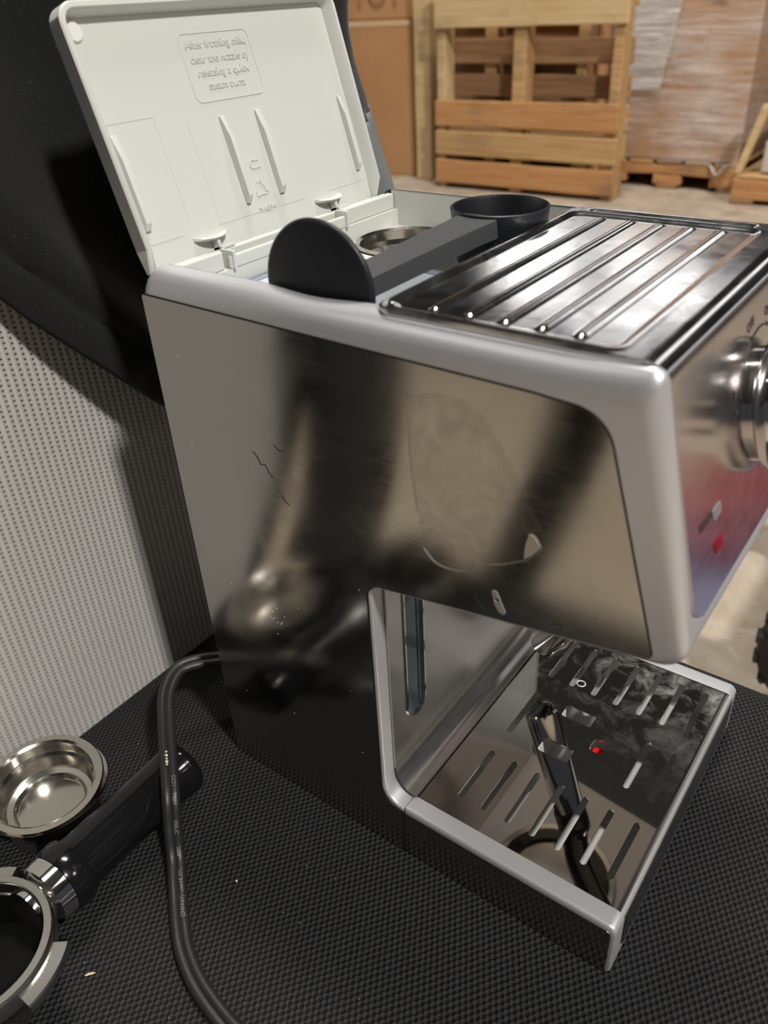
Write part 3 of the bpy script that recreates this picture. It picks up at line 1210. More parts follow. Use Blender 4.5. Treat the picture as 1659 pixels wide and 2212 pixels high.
# milk frother
bm = new_bm()
tip, top = Vector((0.1455, 0.128, 0.066)), Vector((0.178, 0.111, 0.122))
dr = (top - tip).normalized()
tube(bm, [tip, tip + dr * 0.001, top - dr * 0.001, top], [0.0098, 0.0108, 0.0100, 0.0094], 24)
wand = obj('frother_sleeve', bm, chrome, mach, angle=40)
bm = new_bm()
tube(bm, [tip - dr * 0.005, tip - dr * 0.003, tip + dr * 0.002], [0.0060, 0.0085, 0.0088], 20)
obj('frother_tip', bm, gloss_black, wand, angle=40)
bm = new_bm()
tube(bm, bez([top - dr * 0.001, top + dr * 0.012, Vector((0.193, 0.098, 0.150)), Vector((0.215, 0.090, 0.176)), Vector((0.222, 0.092, 0.194))], 6), [0.0105] * 7 + [0.0080] * 18, 18)
obj('frother_arm', bm, gloss_black, wand, angle=40)

# --- drip tray
tray = None
bm = new_bm()
TX0, TX1, TH = 0.1290, 0.2462, 0.0362
TC = [(TX0, 0.0, 0.0006, (0.0006, 0.001), 0.001), (TX1, 0.0, 0.003, (-0.0012, 0.001), 0.0016),
      (TX1, TH, 0.0045, (-0.0018, -0.0022), 0.0020), (TX0, TH, 0.0004, (0.0006, -0.0022), 0.0020)]
poly = rpoly([(c[0], c[1], c[2]) for c in TC], 6)
rows = []
tl = [k / 5 * PI / 2 for k in range(6)]
for th in tl:
    rows.append([bm.verts.new((x + TC[ci][3][0] * (1 - math.sin(th)), TC[ci][4] * (1 - math.cos(th)), z + TC[ci][3][1] * (1 - math.sin(th)))) for x, z, ci in poly])
rows.append([bm.verts.new((x, 0.0102, z)) for x, z, ci in poly])
rows.append([bm.verts.new((x, W - 0.0102, z)) for x, z, ci in poly])
for th in tl[::-1]:
    rows.append([bm.verts.new((x + TC[ci][3][0] * (1 - math.sin(th)), W - TC[ci][4] * (1 - math.cos(th)), z + TC[ci][3][1] * (1 - math.sin(th)))) for x, z, ci in poly])
n = len(poly)
for i in range(len(rows) - 1):
    for j in range(n):
        k = (j + 1) % n
        if i == 6 and poly[j][1] > TH - 0.001 and poly[k][1] > TH - 0.001:
            continue
        bm.faces.new((rows[i][j], rows[i][k], rows[i + 1][k], rows[i + 1][j]))
bm.faces.new(rows[0])
bm.faces.new(rows[-1][::-1])
tray = obj('drip_tray', bm, silver, mach, angle=50)
tray['label'] = 'silver drip tray'
for side in (0, 1):
    bm = new_bm()
    ol = [(p[0], p[1]) for p in rpoly([(TX0 + 0.0006, 0.001, 0.0004), (TX1 - 0.0022, 0.001, 0.0006), (TX1 - 0.0022, TH - 0.0030, 0.003), (TX0 + 0.0006, TH - 0.0030, 0.0004)], 5)]
    plate(bm, ol, [], *((-0.0004, 0.0004) if side == 0 else (W - 0.0004, W + 0.0004)), XZ)
    obj('tray_side_panel', bm, steel_side, tray, smooth=False)
# basin below the grate
bm = new_bm()
box(bm, TX0 + 0.002, TX1 - 0.005, 0.0104, W - 0.0104, 0.0080, 0.0100)
box(bm, TX0 + 0.001, TX0 + 0.0025, 0.0104, W - 0.0104, 0.0100, 0.0338)
box(bm, TX1 - 0.0062, TX1 - 0.005, 0.0104, W - 0.0104, 0.0100, 0.030)
box(bm, TX0 + 0.002, TX1 - 0.005, 0.0100, 0.0112, 0.0100, 0.0338)
box(bm, TX0 + 0.002, TX1 - 0.005, W - 0.0112, W - 0.0100, 0.0100, 0.0338)
obj('basin', bm, basin_grey, tray, smooth=False)
# polished grate with slots
holes = []
GXS = [0.1490 + 0.01397 * k for k in range(7)]
for gx in GXS:
    holes.append(capsule2(gx, 0.0245, gx, 0.0585, 0.0017, 5))
    holes.append(capsule2(gx, 0.1315, gx, 0.1670, 0.0017, 5))
for gx, a, b in ((0.1490, 0.0785, 0.1135), (GXS[5], 0.0785, 0.1125), (GXS[6], 0.0770, 0.1120)):
    holes.append(capsule2(gx, a, gx, b, 0.0017, 5))
for (x0, x1, y0, y1) in ((0.1680, 0.1862, 0.1053, 0.1153), (0.1680, 0.1862, 0.0747, 0.0850), (0.1920, 0.1999, 0.0904, 0.1000)):
    holes.append([(p[0], p[1]) for p in rpoly([(x0, y0, 0.0018), (x1, y0, 0.0018), (x1, y1, 0.0018), (x0, y1, 0.0018)], 4)])
bm = new_bm()
plate(bm, [(0.1305, 0.0104), (0.2418, 0.0104), (0.2418, W - 0.0104), (0.1305, W - 0.0104)], holes, 0.0348, 0.0357)
gr = obj('grate', bm, grate_mat, tray, smooth=False, bevel=0.00022, seg=2)
gr['label'] = 'mirror polished steel grate with slots and dried smears'
bm = new_bm()
rows = []
fp = [(0.2416, 0.0357)]
for k in range(9):
    a = PI / 2 - k / 8 * PI / 2
    fp.append((0.2418 + 0.0050 * math.cos(a), 0.0307 + 0.0050 * math.sin(a)))
fp += [(0.2468, 0.020), (0.2468, 0.0135)]
for k in range(6):
    a = k / 5 * PI / 2
    fp.append((0.2468, 0.0135 - 0.005 * math.sin(a)))
for i, (x, z) in enumerate(fp):
    e = 0
    if z < 0.0135:
        e = 0.005 * (1 - math.cos(math.asin(min(1, (0.0135 - z) / 0.005))))
    rows.append([bm.verts.new((x, 0.0104 + e, z)), bm.verts.new((x, W - 0.0104 - e, z))])
ring_faces(bm, rows, close_u=False)
obj('grate_front_lip', bm, steel_front, gr, angle=60)
# level float
bm = new_bm()
ol = [(p[0], p[1]) for p in rpoly([(0.1928, 0.0912, 0.0012), (0.1991, 0.0912, 0.0012), (0.1991, 0.0992, 0.0012), (0.1928, 0.0992, 0.0012)], 4)]
plate(bm, ol, [], 0.0100, 0.0300)
fl = obj('level_float', bm, red_float, tray, smooth=False, bevel=0.0006)
fl['label'] = 'bright red water level float'
bm = new_bm()
for (x0, x1, y0, y1) in ((0.1655, 0.1665, 0.0725, 0.1175), (0.1880, 0.1890, 0.0725, 0.1175)):
    box(bm, x0, x1, y0, y1, 0.0101, 0.0290)
obj('basin_rib', bm, white_plastic, tray, smooth=False)
# foot pads
for (x, y) in ((0.015, 0.02), (0.015, W - 0.02), (0.225, 0.02), (0.225, W - 0.02)):
    bm = new_bm()
    lathe(bm, [(0, 0.0), (0.009, 0.0), (0.009, -0.0015), (0, -0.0015)], 16, Matrix.Translation((x, y, 0.0015)))
    obj('foot_pad', bm, black_matte, mach)

# --- lid
TA = math.radians(16.4)
LV_ = Vector((-math.sin(TA), 0, math.cos(TA)))
LN_ = Vector((math.cos(TA), 0, math.sin(TA)))
LO = Vector((0.004, 0, 0.300))
LM = Matrix((Vector((0, 1, 0)), LV_, LN_)).transposed().to_4x4()     # (u, v, n)
LM.translation = LO
U0, U1, V0, V1 = 0.0066, 0.1768, 0.0, 0.1058
lid = None
bm = new_bm()


def lid_outline(off):
    # straight sides, tapered cut at the hinge end, rounded top corners
    pts = rpoly([(U0 + off, V0 + 0.010 + off * 0.3, 0.0), (U0 + 0.001 + off, V0, 0.0), (U1 - 0.001 - off, V0, 0.0), (U1 - off, V0 + 0.010 + off * 0.3, 0.0),
                 (U1 - off, V1 - off, max(0.002, 0.0085 - off)), (U0 + off, V1 - off, max(0.002, 0.0085 - off))], 8)
    return [(p[0], p[1]) for p in pts]


o1, o2, o3, o4 = lid_outline(0.0), lid_outline(0.0007), lid_outline(0.0024), lid_outline(0.0031)


def lidrow(ol, nval, taper=True):
    row = []
    for (u, v) in ol:
        nn = nval
        if nval > -0.006 and taper:           # flange gets shallower towards the hinge
            nn = nval - 0.0055 * (1 - sm(0.0, 0.0105, v))
        row.append(bm.verts.new(LM @ Vector((u, v, nn))))
    return row


ra = lidrow(lid_outline(0.0035), -0.0105, False)
rb = lidrow(o1, -0.0080, False)
rc_ = lidrow(o1, -0.0007)
rd = lidrow(o2, 0.0)
re = lidrow(o3, 0.0)
rf = lidrow(o4, -0.0007)
rg = lidrow(lid_outline(0.0045), -0.0066, False)
ring_faces(bm, [ra, rb, rc_, rd, re, rf, rg])
bm.faces.new(rg)
bm.faces.new(ra[::-1])
lid = obj('lid', bm, grey_plastic, mach, angle=35)
lid['label'] = 'open pale grey plastic lid'
lid.data.materials.append(lid_grey)
for f in lid.data.polygons:
    c = LM.inverted() @ f.center
    if c.z < -0.0085 or (c.z < -0.0006 and (c.x < U0 + 0.0005 or c.x > U1 - 0.0005 or c.y > V1 - 0.0005)):
        f.material_index = 1
LF = -0.0066


def lidpart(name, mb, ang=40, bevel=0.0):
    return obj(name, mb, grey_plastic, lid, angle=ang, bevel=bevel)


# stiffening ribs with chamfered ends
for (u, va, vb, hh, ww) in ((0.0779, 0.0165, 0.0565, 0.0042, 0.0024), (0.1025, 0.0168, 0.0565, 0.0036, 0.0034), (0.0150, 0.0170, 0.0566, 0.0034, 0.0030), (0.1662, 0.0170, 0.0556, 0.0034, 0.0026)):
    bm = new_bm()
    pts = [(va, LF), (vb, LF), (vb, LF + hh * 0.35), (vb - 0.010, LF + hh), (va + 0.003, LF + hh), (va, LF + hh * 0.4)]
    lo = [bm.verts.new(LM @ Vector((u - ww / 2, a, b))) for a, b in pts]
    hi = [bm.verts.new(LM @ Vector((u + ww / 2, a, b))) for a, b in pts]
    bm.faces.new(lo)
    bm.faces.new(hi[::-1])
    for i in range(len(pts)):
        j = (i + 1) % len(pts)
        bm.faces.new((lo[i], lo[j], hi[j], hi[i]))
    lidpart('rib', bm, 30, 0.0003)
# curved catch clips above the hinge
for (ua, ub) in ((0.0375, 0.0575), (0.1245, 0.1455)):
    bm = new_bm()
    rows = []
    for k in range(13):
        t = k / 12
        u = ua + (ub - ua) * t
        v = 0.0060 + 0.0016 * (1 - (2 * t - 1) ** 2) * -1 + 0.0012
        wd = 0.0064 * math.sqrt(max(0.02, 1 - (2 * t - 1) ** 2 * 0.97))
        rows.append([bm.verts.new(LM @ Vector((u, v + dv, nn))) for dv, nn in ((0, LF), (0, LF + wd * 0.8), (0.0006, LF + wd), (0.0014, LF + wd * 0.8), (0.0014, LF))])
    ring_faces(bm, rows, close_u=False)
    bm.faces.new(rows[0])
    bm.faces.new(rows[-1][::-1])
    lidpart('catch_clip', bm, 50)
    bm = new_bm()
    um = (ua + ub) / 2 + 0.001
    box(bm, um - 0.0009, um + 0.0009, 0.0005, 0.0062, LF, LF + 0.0045, LM)
    box(bm, um - 0.0009, um + 0.0075, 0.0005, 0.0022, LF, LF + 0.0060, LM)
    lidpart('hinge_bracket', bm, 30, 0.0003)
# round bumper
bm = new_bm()
lathe(bm, [(0, 0.0012), (0.0036, 0.0012), (0.0042, 0.0), ], 24, LM @ Matrix.Translation((0.0153, 0.0962, LF)))
p = obj('bumper_dot', bm, white_plastic, lid)
# panel mould lines
for (ua, ub, va, vb) in ((0.0125, 0.0395, 0.0610, 0.0614), (0.0392, 0.0396, 0.0170, 0.0612), (0.0560, 0.1180, 0.0112, 0.0115), (0.0568, 0.0571, 0.0112, 0.0560), (0.0120, 0.0330, 0.0112, 0.0115), (0.1380, 0.1730, 0.0112, 0.0115)):
    bm = new_bm()
    box(bm, ua, ub, va, vb, LF - 0.0001, LF + 0.00016, LM)
    lidpart('mould_line', bm, 30)
# raised text block
bm = new_bm()
fo = [(p[0], p[1]) for p in rpoly([(0.0672, 0.0632, 0.0035), (0.1122, 0.0632, 0.0035), (0.1122, 0.0922, 0.0035), (0.0672, 0.0922, 0.0035)], 5)]
fi = [(p[0], p[1]) for p in rpoly([(0.0676, 0.0636, 0.0032), (0.1118, 0.0636, 0.0032), (0.1118, 0.0918, 0.0032), (0.0676, 0.0918, 0.0032)], 5)]
plate(bm, fo, [fi], LF - 0.0001, LF + 0.0003, LM)
lidpart('text_frame', bm, 30)
for i, (line, uc, vc, sz) in enumerate((('After frothing milk,', 0.0900, 0.0873, 0.00500), ('clear the nozzle by', 0.0900, 0.0812, 0.00500), ('releasing a quick', 0.0895, 0.0755, 0.00500), ('steam burst', 0.0892, 0.0698, 0.00500))):
    text('embossed_text', line, sz, LM @ Matrix.Translation((uc, vc, LF + 0.0001)), grey_plastic, lid, 0.00028, bevel=0.00006)
text('embossed_text', 'C2', 0.0062, LM @ Matrix.Translation((0.0900, 0.0328, LF)), grey_plastic, lid, 0.0004)
text('embossed_text', '>ABS<', 0.0042, LM @ Matrix.Translation((0.0897, 0.0119, LF)), grey_plastic, lid, 0.0004)
bm = new_bm()
tri = [Vector((0.0893 + 0.0052 * math.sin(a), 0.0214 + 0.0052 * math.cos(a), 0)) for a in (0, 2 * PI / 3, 4 * PI / 3)]
for i in range(3):
    a, b = tri[i], tri[(i + 1) % 3]
    pa, pb = a + (b - a) * 0.14, a + (b - a) * 0.72
    nrm = Vector((-(b - a).y, (b - a).x, 0)).normalized()
    for q in ([pa + nrm * 0.0004, pa - nrm * 0.0004, pb - nrm * 0.0004, pb + nrm * 0.0004], [pb + nrm * 0.0013, pb - nrm * 0.0013, pb + (b - a).normalized() * 0.0022]):
        plate(bm, [(v.x, v.y) for v in q], [], LF - 0.0001, LF + 0.0004, LM)
lidpart('recycling_mark', bm, 30)

# --- twin-core power cord
cp = [(-0.004, 0.062, 0.046), (-0.012, 0.040, 0.046), (-0.026, 0.022, 0.0470), (-0.0342, 0.0091, 0.050), (-0.0395, -0.003, 0.050), (-0.0335, -0.0185, 0.047), (-0.0191, -0.0326, 0.0435), (0.0017, -0.0496, 0.0405), (0.0128, -0.0589, 0.0385), (0.0198, -0.0655, 0.0335), (0.0254, -0.0722, 0.022),
      (0.0325, -0.0793, 0.0100), (0.0458, -0.0909, 0.0046), (0.060, -0.102, 0.0042), (0.0726, -0.1101, 0.0042), (0.0899, -0.117, 0.0042), (0.1131, -0.1215, 0.0042), (0.135, -0.123, 0.0042), (0.17, -0.135, 0.0042), (0.20, -0.16, 0.0042), (0.21, -0.195, 0.0042)]
path = bez(cp, 10)
sec = []
for k in range(17):          # figure-eight section
    a = 2 * PI * k / 17
for cxo, a0, a1 in ((0.00215, -PI * 0.78, PI * 0.78), (-0.00215, PI * 0.22, PI * 1.78)):
    for k in range(11):
        a = a0 + (a1 - a0) * k / 10
        sec.append((cxo + 0.0029 * math.cos(a), 0.0029 * math.sin(a)))
bm = new_bm()
CV = Vector((-0.52, 0.66, -0.54))
rows = []
CUP = Vector((0.45, -0.35, 0.82))
for i, p in enumerate(path):
    t = (path[min(i + 1, len(path) - 1)] - path[max(i - 1, 0)]).normalized()
    u = CUP - t * CUP.dot(t)
    u.normalize()
    s_ = t.cross(u)
    rows.append([bm.verts.new(p + s_ * a + u * b) for a, b in sec])
ring_faces(bm, rows)
bm.faces.new(rows[0][::-1])
bm.faces.new(rows[-1])
cord = obj('power_cord', bm, rubber, mach, angle=60)
cord['label'] = 'black twin core power cord'
# printing along the cord
words = [('CCLI', 8.1), ('HPN', 8.9), ('105\u00b0C', 9.9), ('300V', 10.8), ('2X1.31mm\u00b2', 11.75), ('(16AWG)', 12.5)]
for wd, tpos in words:
    i = int(tpos * 10)
    p = path[i]
    t = (path[i + 2] - path[i - 2]).normalized()
    u = (CUP - t * CUP.dot(t)).normalized()
    s_ = t.cross(u)
    text('cord_print', wd, 0.0030, frame(p - s_ * -0.0024 * -1 + u * 0.00295, t, -s_ * -1 if False else s_ * -1 * -1), white_print, cord, 0.00003)
bm = new_bm()
for k in range(5):
    i = 68 + k
    p = path[i]
    bmesh.ops.create_icosphere(bm, subdivisions=1, radius=0.0007 + 0.0003 * (k % 2), matrix=Matrix.Translation(p + Vector((0.0010, -0.0018, 0.0024))) @ Matrix.Diagonal((1.2, 1.0, 0.6, 1)))
obj('paint_fleck', bm, Mat('cream_fleck', (0.62, 0.55, 0.42), 0.6).m, cord)

# ------------------------------------------------------------------ water tank in the compartment
tank = thing('water_tank', 'clear bluish plastic water tank inside the machine compartment', 'water tank', (0.055, 0.06, TZ))
bm = new_bm()


def tank_ring(off, z):
    pts = rpoly([(0.0115 + off, 0.0165 + off, 0.006), (0.0740 - off, 0.0165 + off, 0.006), (0.1190 - off, 0.0165 + off, 0.006), (0.1190 - off, 0.1060 - off, 0.006), (0.0115 + off, 0.1060 - off, 0.006)], 4)
    return [bm.verts.new(Vector((p[0] - 0.055, p[1] - 0.06, z - TZ))) for p in pts]


ring_faces(bm, [tank_ring(0.003, 0.2640), tank_ring(0.003, 0.2625), tank_ring(0.001, 0.2625), tank_ring(0.0, 0.2835), tank_ring(-0.0012, 0.2840), tank_ring(-0.0012, 0.2855), tank_ring(0.004, 0.2855), tank_ring(0.005, 0.2640)])
bm.faces.new(tank_ring(0.005, 0.2640))
obj('tank_body', bm, tank_plastic, tank, angle=40)
bm = new_bm()
ol = [(p[0] - 0.055, p[1] - 0.06) for p in rpoly([(0.0125, 0.0175, 0.005), (0.090, 0.0175, 0.005), (0.090, 0.1050, 0.005), (0.0125, 0.1050, 0.005)], 4)]
plate(bm, ol, [], 0.0216, 0.0228)
lidt = obj('tank_lid', bm, Mat('tank_lid', (0.55, 0.60, 0.65), 0.22, 0, 0.5).m, tank, smooth=False, bevel=0.0006)
bm = new_bm()
box(bm, 0.045, 0.060, 0.000, 0.030, 0.018, 0.0295)
obj('tank_handle', bm, tank_plastic, tank, bevel=0.002)

# ------------------------------------------------------------------ steel filter baskets


def basket_profile(ro, ri, h, step_z, r2, zf):
    return [(ro - 0.0008, h), (ro, h - 0.0008), (ro - 0.0006, h - 0.0017), (ri + 0.0010, h - 0.0017), (ri + 0.0006, step_z), (ri - 0.0032, 0.0008), (ri - 0.0042, 0.0), (0.0, 0.0),
            ][:8]


def make_basket(name, label, ro, ri, h, two_step, grp=None):
    t = thing(name, label, 'filter basket', group=grp)
    bm = new_bm()
    if two_step:
        prof = [(0, 0.0), (ri - 0.0052, 0.0), (ri - 0.0040, 0.0010), (ri + 0.0004, h - 0.004), (ri + 0.0006, h - 0.0024), (ro - 0.0006, h - 0.0022), (ro, h - 0.0012), (ro - 0.0006, h), (ri + 0.0014, h + 0.0001), (ri, h - 0.0010),
                (ri - 0.0004, h - 0.0080), (ri - 0.0020, h - 0.0098), (ri - 0.0026, h - 0.0150), (ri - 0.0040, h - 0.0190), (0.0205, h - 0.0200), (0.0196, h - 0.0192), (0.0188, h - 0.0200), (0.0184, h - 0.0222), (0.0, h - 0.0224)]
    else:
        prof = [(0, 0.0), (ri - 0.0052, 0.0), (ri - 0.0040, 0.0010), (ri + 0.0004, h - 0.004), (ri + 0.0006, h - 0.0024), (ro - 0.0006, h - 0.0022), (ro, h - 0.0012), (ro - 0.0006, h), (ri + 0.0014, h + 0.0001), (ri, h - 0.0010),
                (ri - 0.0004, h - 0.008), (ri - 0.0014, h - 0.0085), (ri - 0.0046, 0.0014), (ri - 0.0056, 0.0008), (0.0, 0.0008)]
    lathe(bm, prof, 64)
    obj('basket_body', bm, basket_steel, t, angle=30)
    return t


b1 = make_basket('filter_basket', 'lower steel filter basket with rolled rim standing on the black seat, another nested in it', 0.0348, 0.0290, 0.0275, False)
b1.location = (-0.0518, -0.0981, 0.0012)
b1.rotation_euler = (math.radians(-3), math.radians(-2), 0)
b2 = make_basket('filter_basket', 'upper shallow two-step steel filter basket nested in the lower one beside the portafilter handle', 0.0330, 0.0276, 0.0250, True)
b2.location = (-0.0520, -0.0978, 0.0102)
b2.rotation_euler = (math.radians(3.5), math.radians(3), 0.6)
b3 = make_basket('filter_basket', 'steel filter basket in the round recess of the open machine compartment', 0.0290, 0.0262, 0.0170, False)
b3.location = (0.0390, 0.1480, 0.2685)

# ------------------------------------------------------------------ scoop tamper
sc = thing('coffee_scoop', 'black plastic coffee scoop with tamper disc lying across the open compartment', 'scoop', (0.0905, 0.07, 0.300))


def sl(x, y, z):
    return Vector((x - 0.0905, y - 0.07, z - 0.300))


bm = new_bm()
mt = Matrix.Translation(sl(0.0900, 0.0138, 0.3030)) @ Matrix.Rotation(-PI / 2, 4, 'X') @ Matrix.Rotation(0, 4, 'Z')
lathe(bm, [(0, -0.0004), (0.015, -0.0003), (0.0248, 0.0), (0.0262, 0.0006), (0.0266, 0.0016), (0.0262, 0.0026), (0.0245, 0.0032), (0.010, 0.0040), (0, 0.0040)], 64, mt)
obj('tamper_disc', bm, black_plastic, sc, angle=60)
bm = new_bm()
# handle: flat topped bar, hollow below
rows = []
for (y, xa, xb, zt, zb) in ((0.0165, 0.0905, 0.1060, 0.3062, 0.2990), (0.0300, 0.0900, 0.1062, 0.3066, 0.2985), (0.0700, 0.0890, 0.1068, 0.3075, 0.2990), (0.1050, 0.0883, 0.1078, 0.3083, 0.2998), (0.1235, 0.0872, 0.1092, 0.3087, 0.3000)):
    rows.append([bm.verts.new(sl(*p)) for p in ((xa, y, zb), (xb, y, zb), (xb, y, zt - 0.0004), (xb - 0.0006, y, zt), (xa + 0.0006, y, zt), (xa, y, zt - 0.0004))])
ring_faces(bm, rows)
bm.faces.new(rows[0][::-1])
bm.faces.new(rows[-1])
obj('handle', bm, scoop_grain, sc, angle=30)
bm = new_bm()
lathe(bm, [(0, -0.0265), (0.0190, -0.0265), (0.0205, -0.0250), (0.0238, -0.0010), (0.0238, -0.0002), (0.0232, 0.0002), (0.0226, 0.0), (0.0220, -0.0015), (0.0192, -0.0240), (0.0180, -0.0250), (0, -0.0250)], 56, Matrix.Translation(sl(0.0985, 0.1405, 0.3098)))
obj('scoop_cup', bm, black_plastic, sc, angle=40)

# ------------------------------------------------------------------ portafilter
pf = thing('portafilter', 'chrome portafilter with black handle lying on the black seat in the bottom left corner', 'portafilter', (0.010, -0.172, 0.0))
PO = Vector((0.010, -0.172, 0.0))
pc = Vector((0.0105, -0.1745, 0.0425))
bm = new_bm()
lathe(bm, [(0.0350, 0.0), (0.0358, -0.0010), (0.0358, -0.0105), (0.0335, -0.0130), (0.0320, -0.0280), (0.022, -0.0345), (0, -0.0345)], 64, Matrix.Translation(pc - PO))
lathe(bm, [(0.0350, 0.0), (0.0318, 0.0002), (0.0310, -0.0008), (0.0308, -0.0055), (0.0292, -0.0075)], 64, Matrix.Translation(pc - PO))
body = obj('filter_holder', bm, dull_chrome, pf, angle=40)
bm = new_bm()
lathe(bm, [(0.0293, -0.0070), (0.0288, -0.0300), (0.0, -0.0310)], 48, Matrix.Translation(pc - PO))
obj('holder_cup', bm, Mat('holder_black', (0.003, 0.003, 0.003), 0.6, 0, 0.12).m, pf, angle=40)
# locking lugs
for ad in (21, 141, 261):
    a0, a1 = math.radians(ad - 20), math.radians(ad + 20)
    bm = new_bm()
    lathe(bm, [(0.0350, -0.0035), (0.0425, -0.0040), (0.0432, -0.0050), (0.0430, -0.0092), (0.0350, -0.0105)], 14, Matrix.Translation(pc - PO), a0, a1)
    rws = [v for v in bm.verts]
    # close the two ends
    m_ = 15
    cols = [rws[i * m_:(i + 1) * m_] for i in range(5)]
    bm.faces.new([c[0] for c in cols])
    bm.faces.new([c[-1] for c in cols][::-1])
    obj('locking_lug', bm, dull_chrome, body, angle=40)
hd0, hd1 = Vector((0.0062, -0.142, 0.0290)), Vector((-0.0055, -0.0385, 0.0178))
hdir = (hd1 - hd0).normalized()


def hp(t):
    return hd0 + hdir * t - PO


bm = new_bm()
tube(bm, [hp(-0.006), hp(0.002), hp(0.0035), hp(0.0115), hp(0.0125)], [0.0115, 0.0120, 0.0166, 0.0170, 0.0160], 40)
obj('chrome_neck', bm, chrome, pf, angle=40)
bm = new_bm()
HL = (hd1 - hd0).length
prof = [(0.012, 0.0172), (0.0145, 0.0180), (0.021, 0.0184), (0.0228, 0.0178), (0.0240, 0.0156), (0.030, 0.0150), (0.055, 0.0152), (0.080, 0.0156), (HL - 0.007, 0.0158), (HL - 0.0055, 0.0166), (HL - 0.0015, 0.0170), (HL - 0.0004, 0.0166), (HL, 0.0156)]
tube(bm, [hp(t) for t, r in prof], [r for t, r in prof], 40)
hnd = obj('handle', bm, gloss_black, pf, angle=30)
hnd['label'] = 'glossy black plastic handle'

# ------------------------------------------------------------------ crumbs on the seat


def crumb(name, label, p, size, col, cat='debris', rot=0.0, grp=None, seed=0):
    bm = new_bm()
    bmesh.ops.create_icosphere(bm, subdivisions=2, radius=1.0)
    for v in bm.verts:
        k = 1 + 0.5 * noise.noise(v.co * 1.7 + Vector((seed, 0, 0)))
        v.co = Vector((v.co.x * size[0] * k, v.co.y * size[1] * k, v.co.z * size[2] * k))
    o = obj(name, bm, Mat(name, col, 0.8).m)
    o.location = p
    o.rotation_euler = (0, 0, rot)
    tag(o, label, cat, grp)
    return o


crumb('wood_splinter', 'pale curled wood splinter on the seat at the bottom left, below the portafilter', (0.0395, -0.1430, 0.0008), (0.0024, 0.0006, 0.0006), (0.55, 0.46, 0.30), rot=0.9, seed=2)
crumb('brown_crumb', 'small brown crumb on the seat just left of the power cord', (0.0508, -0.0970, 0.0012), (0.0018, 0.0012, 0.0011), (0.30, 0.17, 0.09), rot=0.3, seed=5)
crumb('white_speck', 'white speck on the seat between the cord and the drip tray', (0.0640, -0.0665, 0.0006), (0.0008, 0.0005, 0.0005), (0.6, 0.6, 0.58), seed=7)
bm = new_bm()
for k in range(60):
    x, y = random.uniform(-0.09, 0.30), random.uniform(-0.20, 0.0)
    if -0.10 < x < -0.02 and -0.13 < y < -0.06:
        continue
    bmesh.ops.create_icosphere(bm, subdivisions=1, radius=random.uniform(0.00012, 0.00030), matrix=Matrix.Translation((x, y - 0.002, 0.0002)))
lint = obj('lint_specks', bm, Mat('lint', (0.5, 0.5, 0.48), 0.9).m)
tag(lint, 'scattered tiny white lint specks on the black seat fabric', 'lint', kind='stuff')
# dried droplet ring on the grate
bm = new_bm()
rows = []
for k in range(24):
    a = 2 * PI * k / 24
    c = Vector((0.1672 + 0.0026 * math.cos(a), 0.1352 + 0.0024 * math.sin(a), 0.0358))
    d = Vector((math.cos(a), math.sin(a), 0))
    rows.append([bm.verts.new(c + d * (0.0004 * math.cos(b)) + Vector((0, 0, 0.0003 * math.sin(b)))) for b in [2 * PI * q / 6 for q in range(6)]])
ring_faces(bm, rows, close_v=True)
dr_ = obj('droplet_ring', bm, Mat('lime_ring', (0.72, 0.76, 0.78), 0.3).m)
tag(dr_, 'small whitish dried droplet ring on the far side of the drip grate', 'water mark')

# ------------------------------------------------------------------ background: pallets, cartons, wrapped load


def board(parent, name, x0, x1, y0, y1, z0, z1, mat, seed):
    rnd = random.Random(seed)
    bm = new_bm()
    nx = 5
    lx, ly, lz = x1 - x0, y1 - y0, z1 - z0
    rows = []
    long_x = lx >= max(ly, lz)
    long_z = lz >= max(lx, ly)
    off = parent.location
    for i in range(nx + 1):
        t = i / nx
        j1, j2 = rnd.uniform(-1, 1) * 0.003, rnd.uniform(-1, 1) * 0.003
        if long_x:
            pts = [(x0 + lx * t, y0, z0 + j1), (x0 + lx * t, y1, z0 + j1), (x0 + lx * t, y1, z1 + j2), (x0 + lx * t, y0, z1 + j2)]
        elif long_z:
            pts = [(x0 + j1, y0, z0 + lz * t), (x1 + j2, y0, z0 + lz * t), (x1 + j2, y1, z0 + lz * t), (x0 + j1, y1, z0 + lz * t)]
        else:
            pts = [(x0, y0 + ly * t, z0 + j1), (x1, y0 + ly * t, z0 + j1), (x1, y0 + ly * t, z1 + j2), (x0, y0 + ly * t, z1 + j2)]
        rows.append([bm.verts.new(Vector(p) - off) for p in pts])
    ring_faces(bm, rows)
    bm.faces.new(rows[0][::-1])
    bm.faces.new(rows[-1])
    return obj(name, bm, mat, parent, smooth=False, bevel=0.004, seg=1)


def upright_pallet(label, y, dx, front, back, mats, seed):
    p = thing('wooden_pallet', label, 'pallet', (-1.68 + dx, y, FZ))
    k = seed
    for (x0, x1, mi) in ((-2.150, -2.105 if front else -2.055, 3), (-1.735, -1.672, 0), (-1.255, -1.208, 0)):
        k += 1
        board(p, 'stringer', x0 + dx, x1 + dx, y, y + 0.092, FZ + 0.001, 0.44, woods[mats[mi % len(mats)]], k)
    for (z0, z1, mi) in front:
        k += 1
        board(p, 'deck_board', -2.155 + dx, -1.195 + dx, y - 0.018, y - 0.0005, z0, z1, woods[mi], k)
    for (z0, z1, mi) in back:
        k += 1
        board(p, 'deck_board', -2.155 + dx, -1.20 + dx, y + 0.0925, y + 0.110, z0, z1, woods[mi], k)
    return p


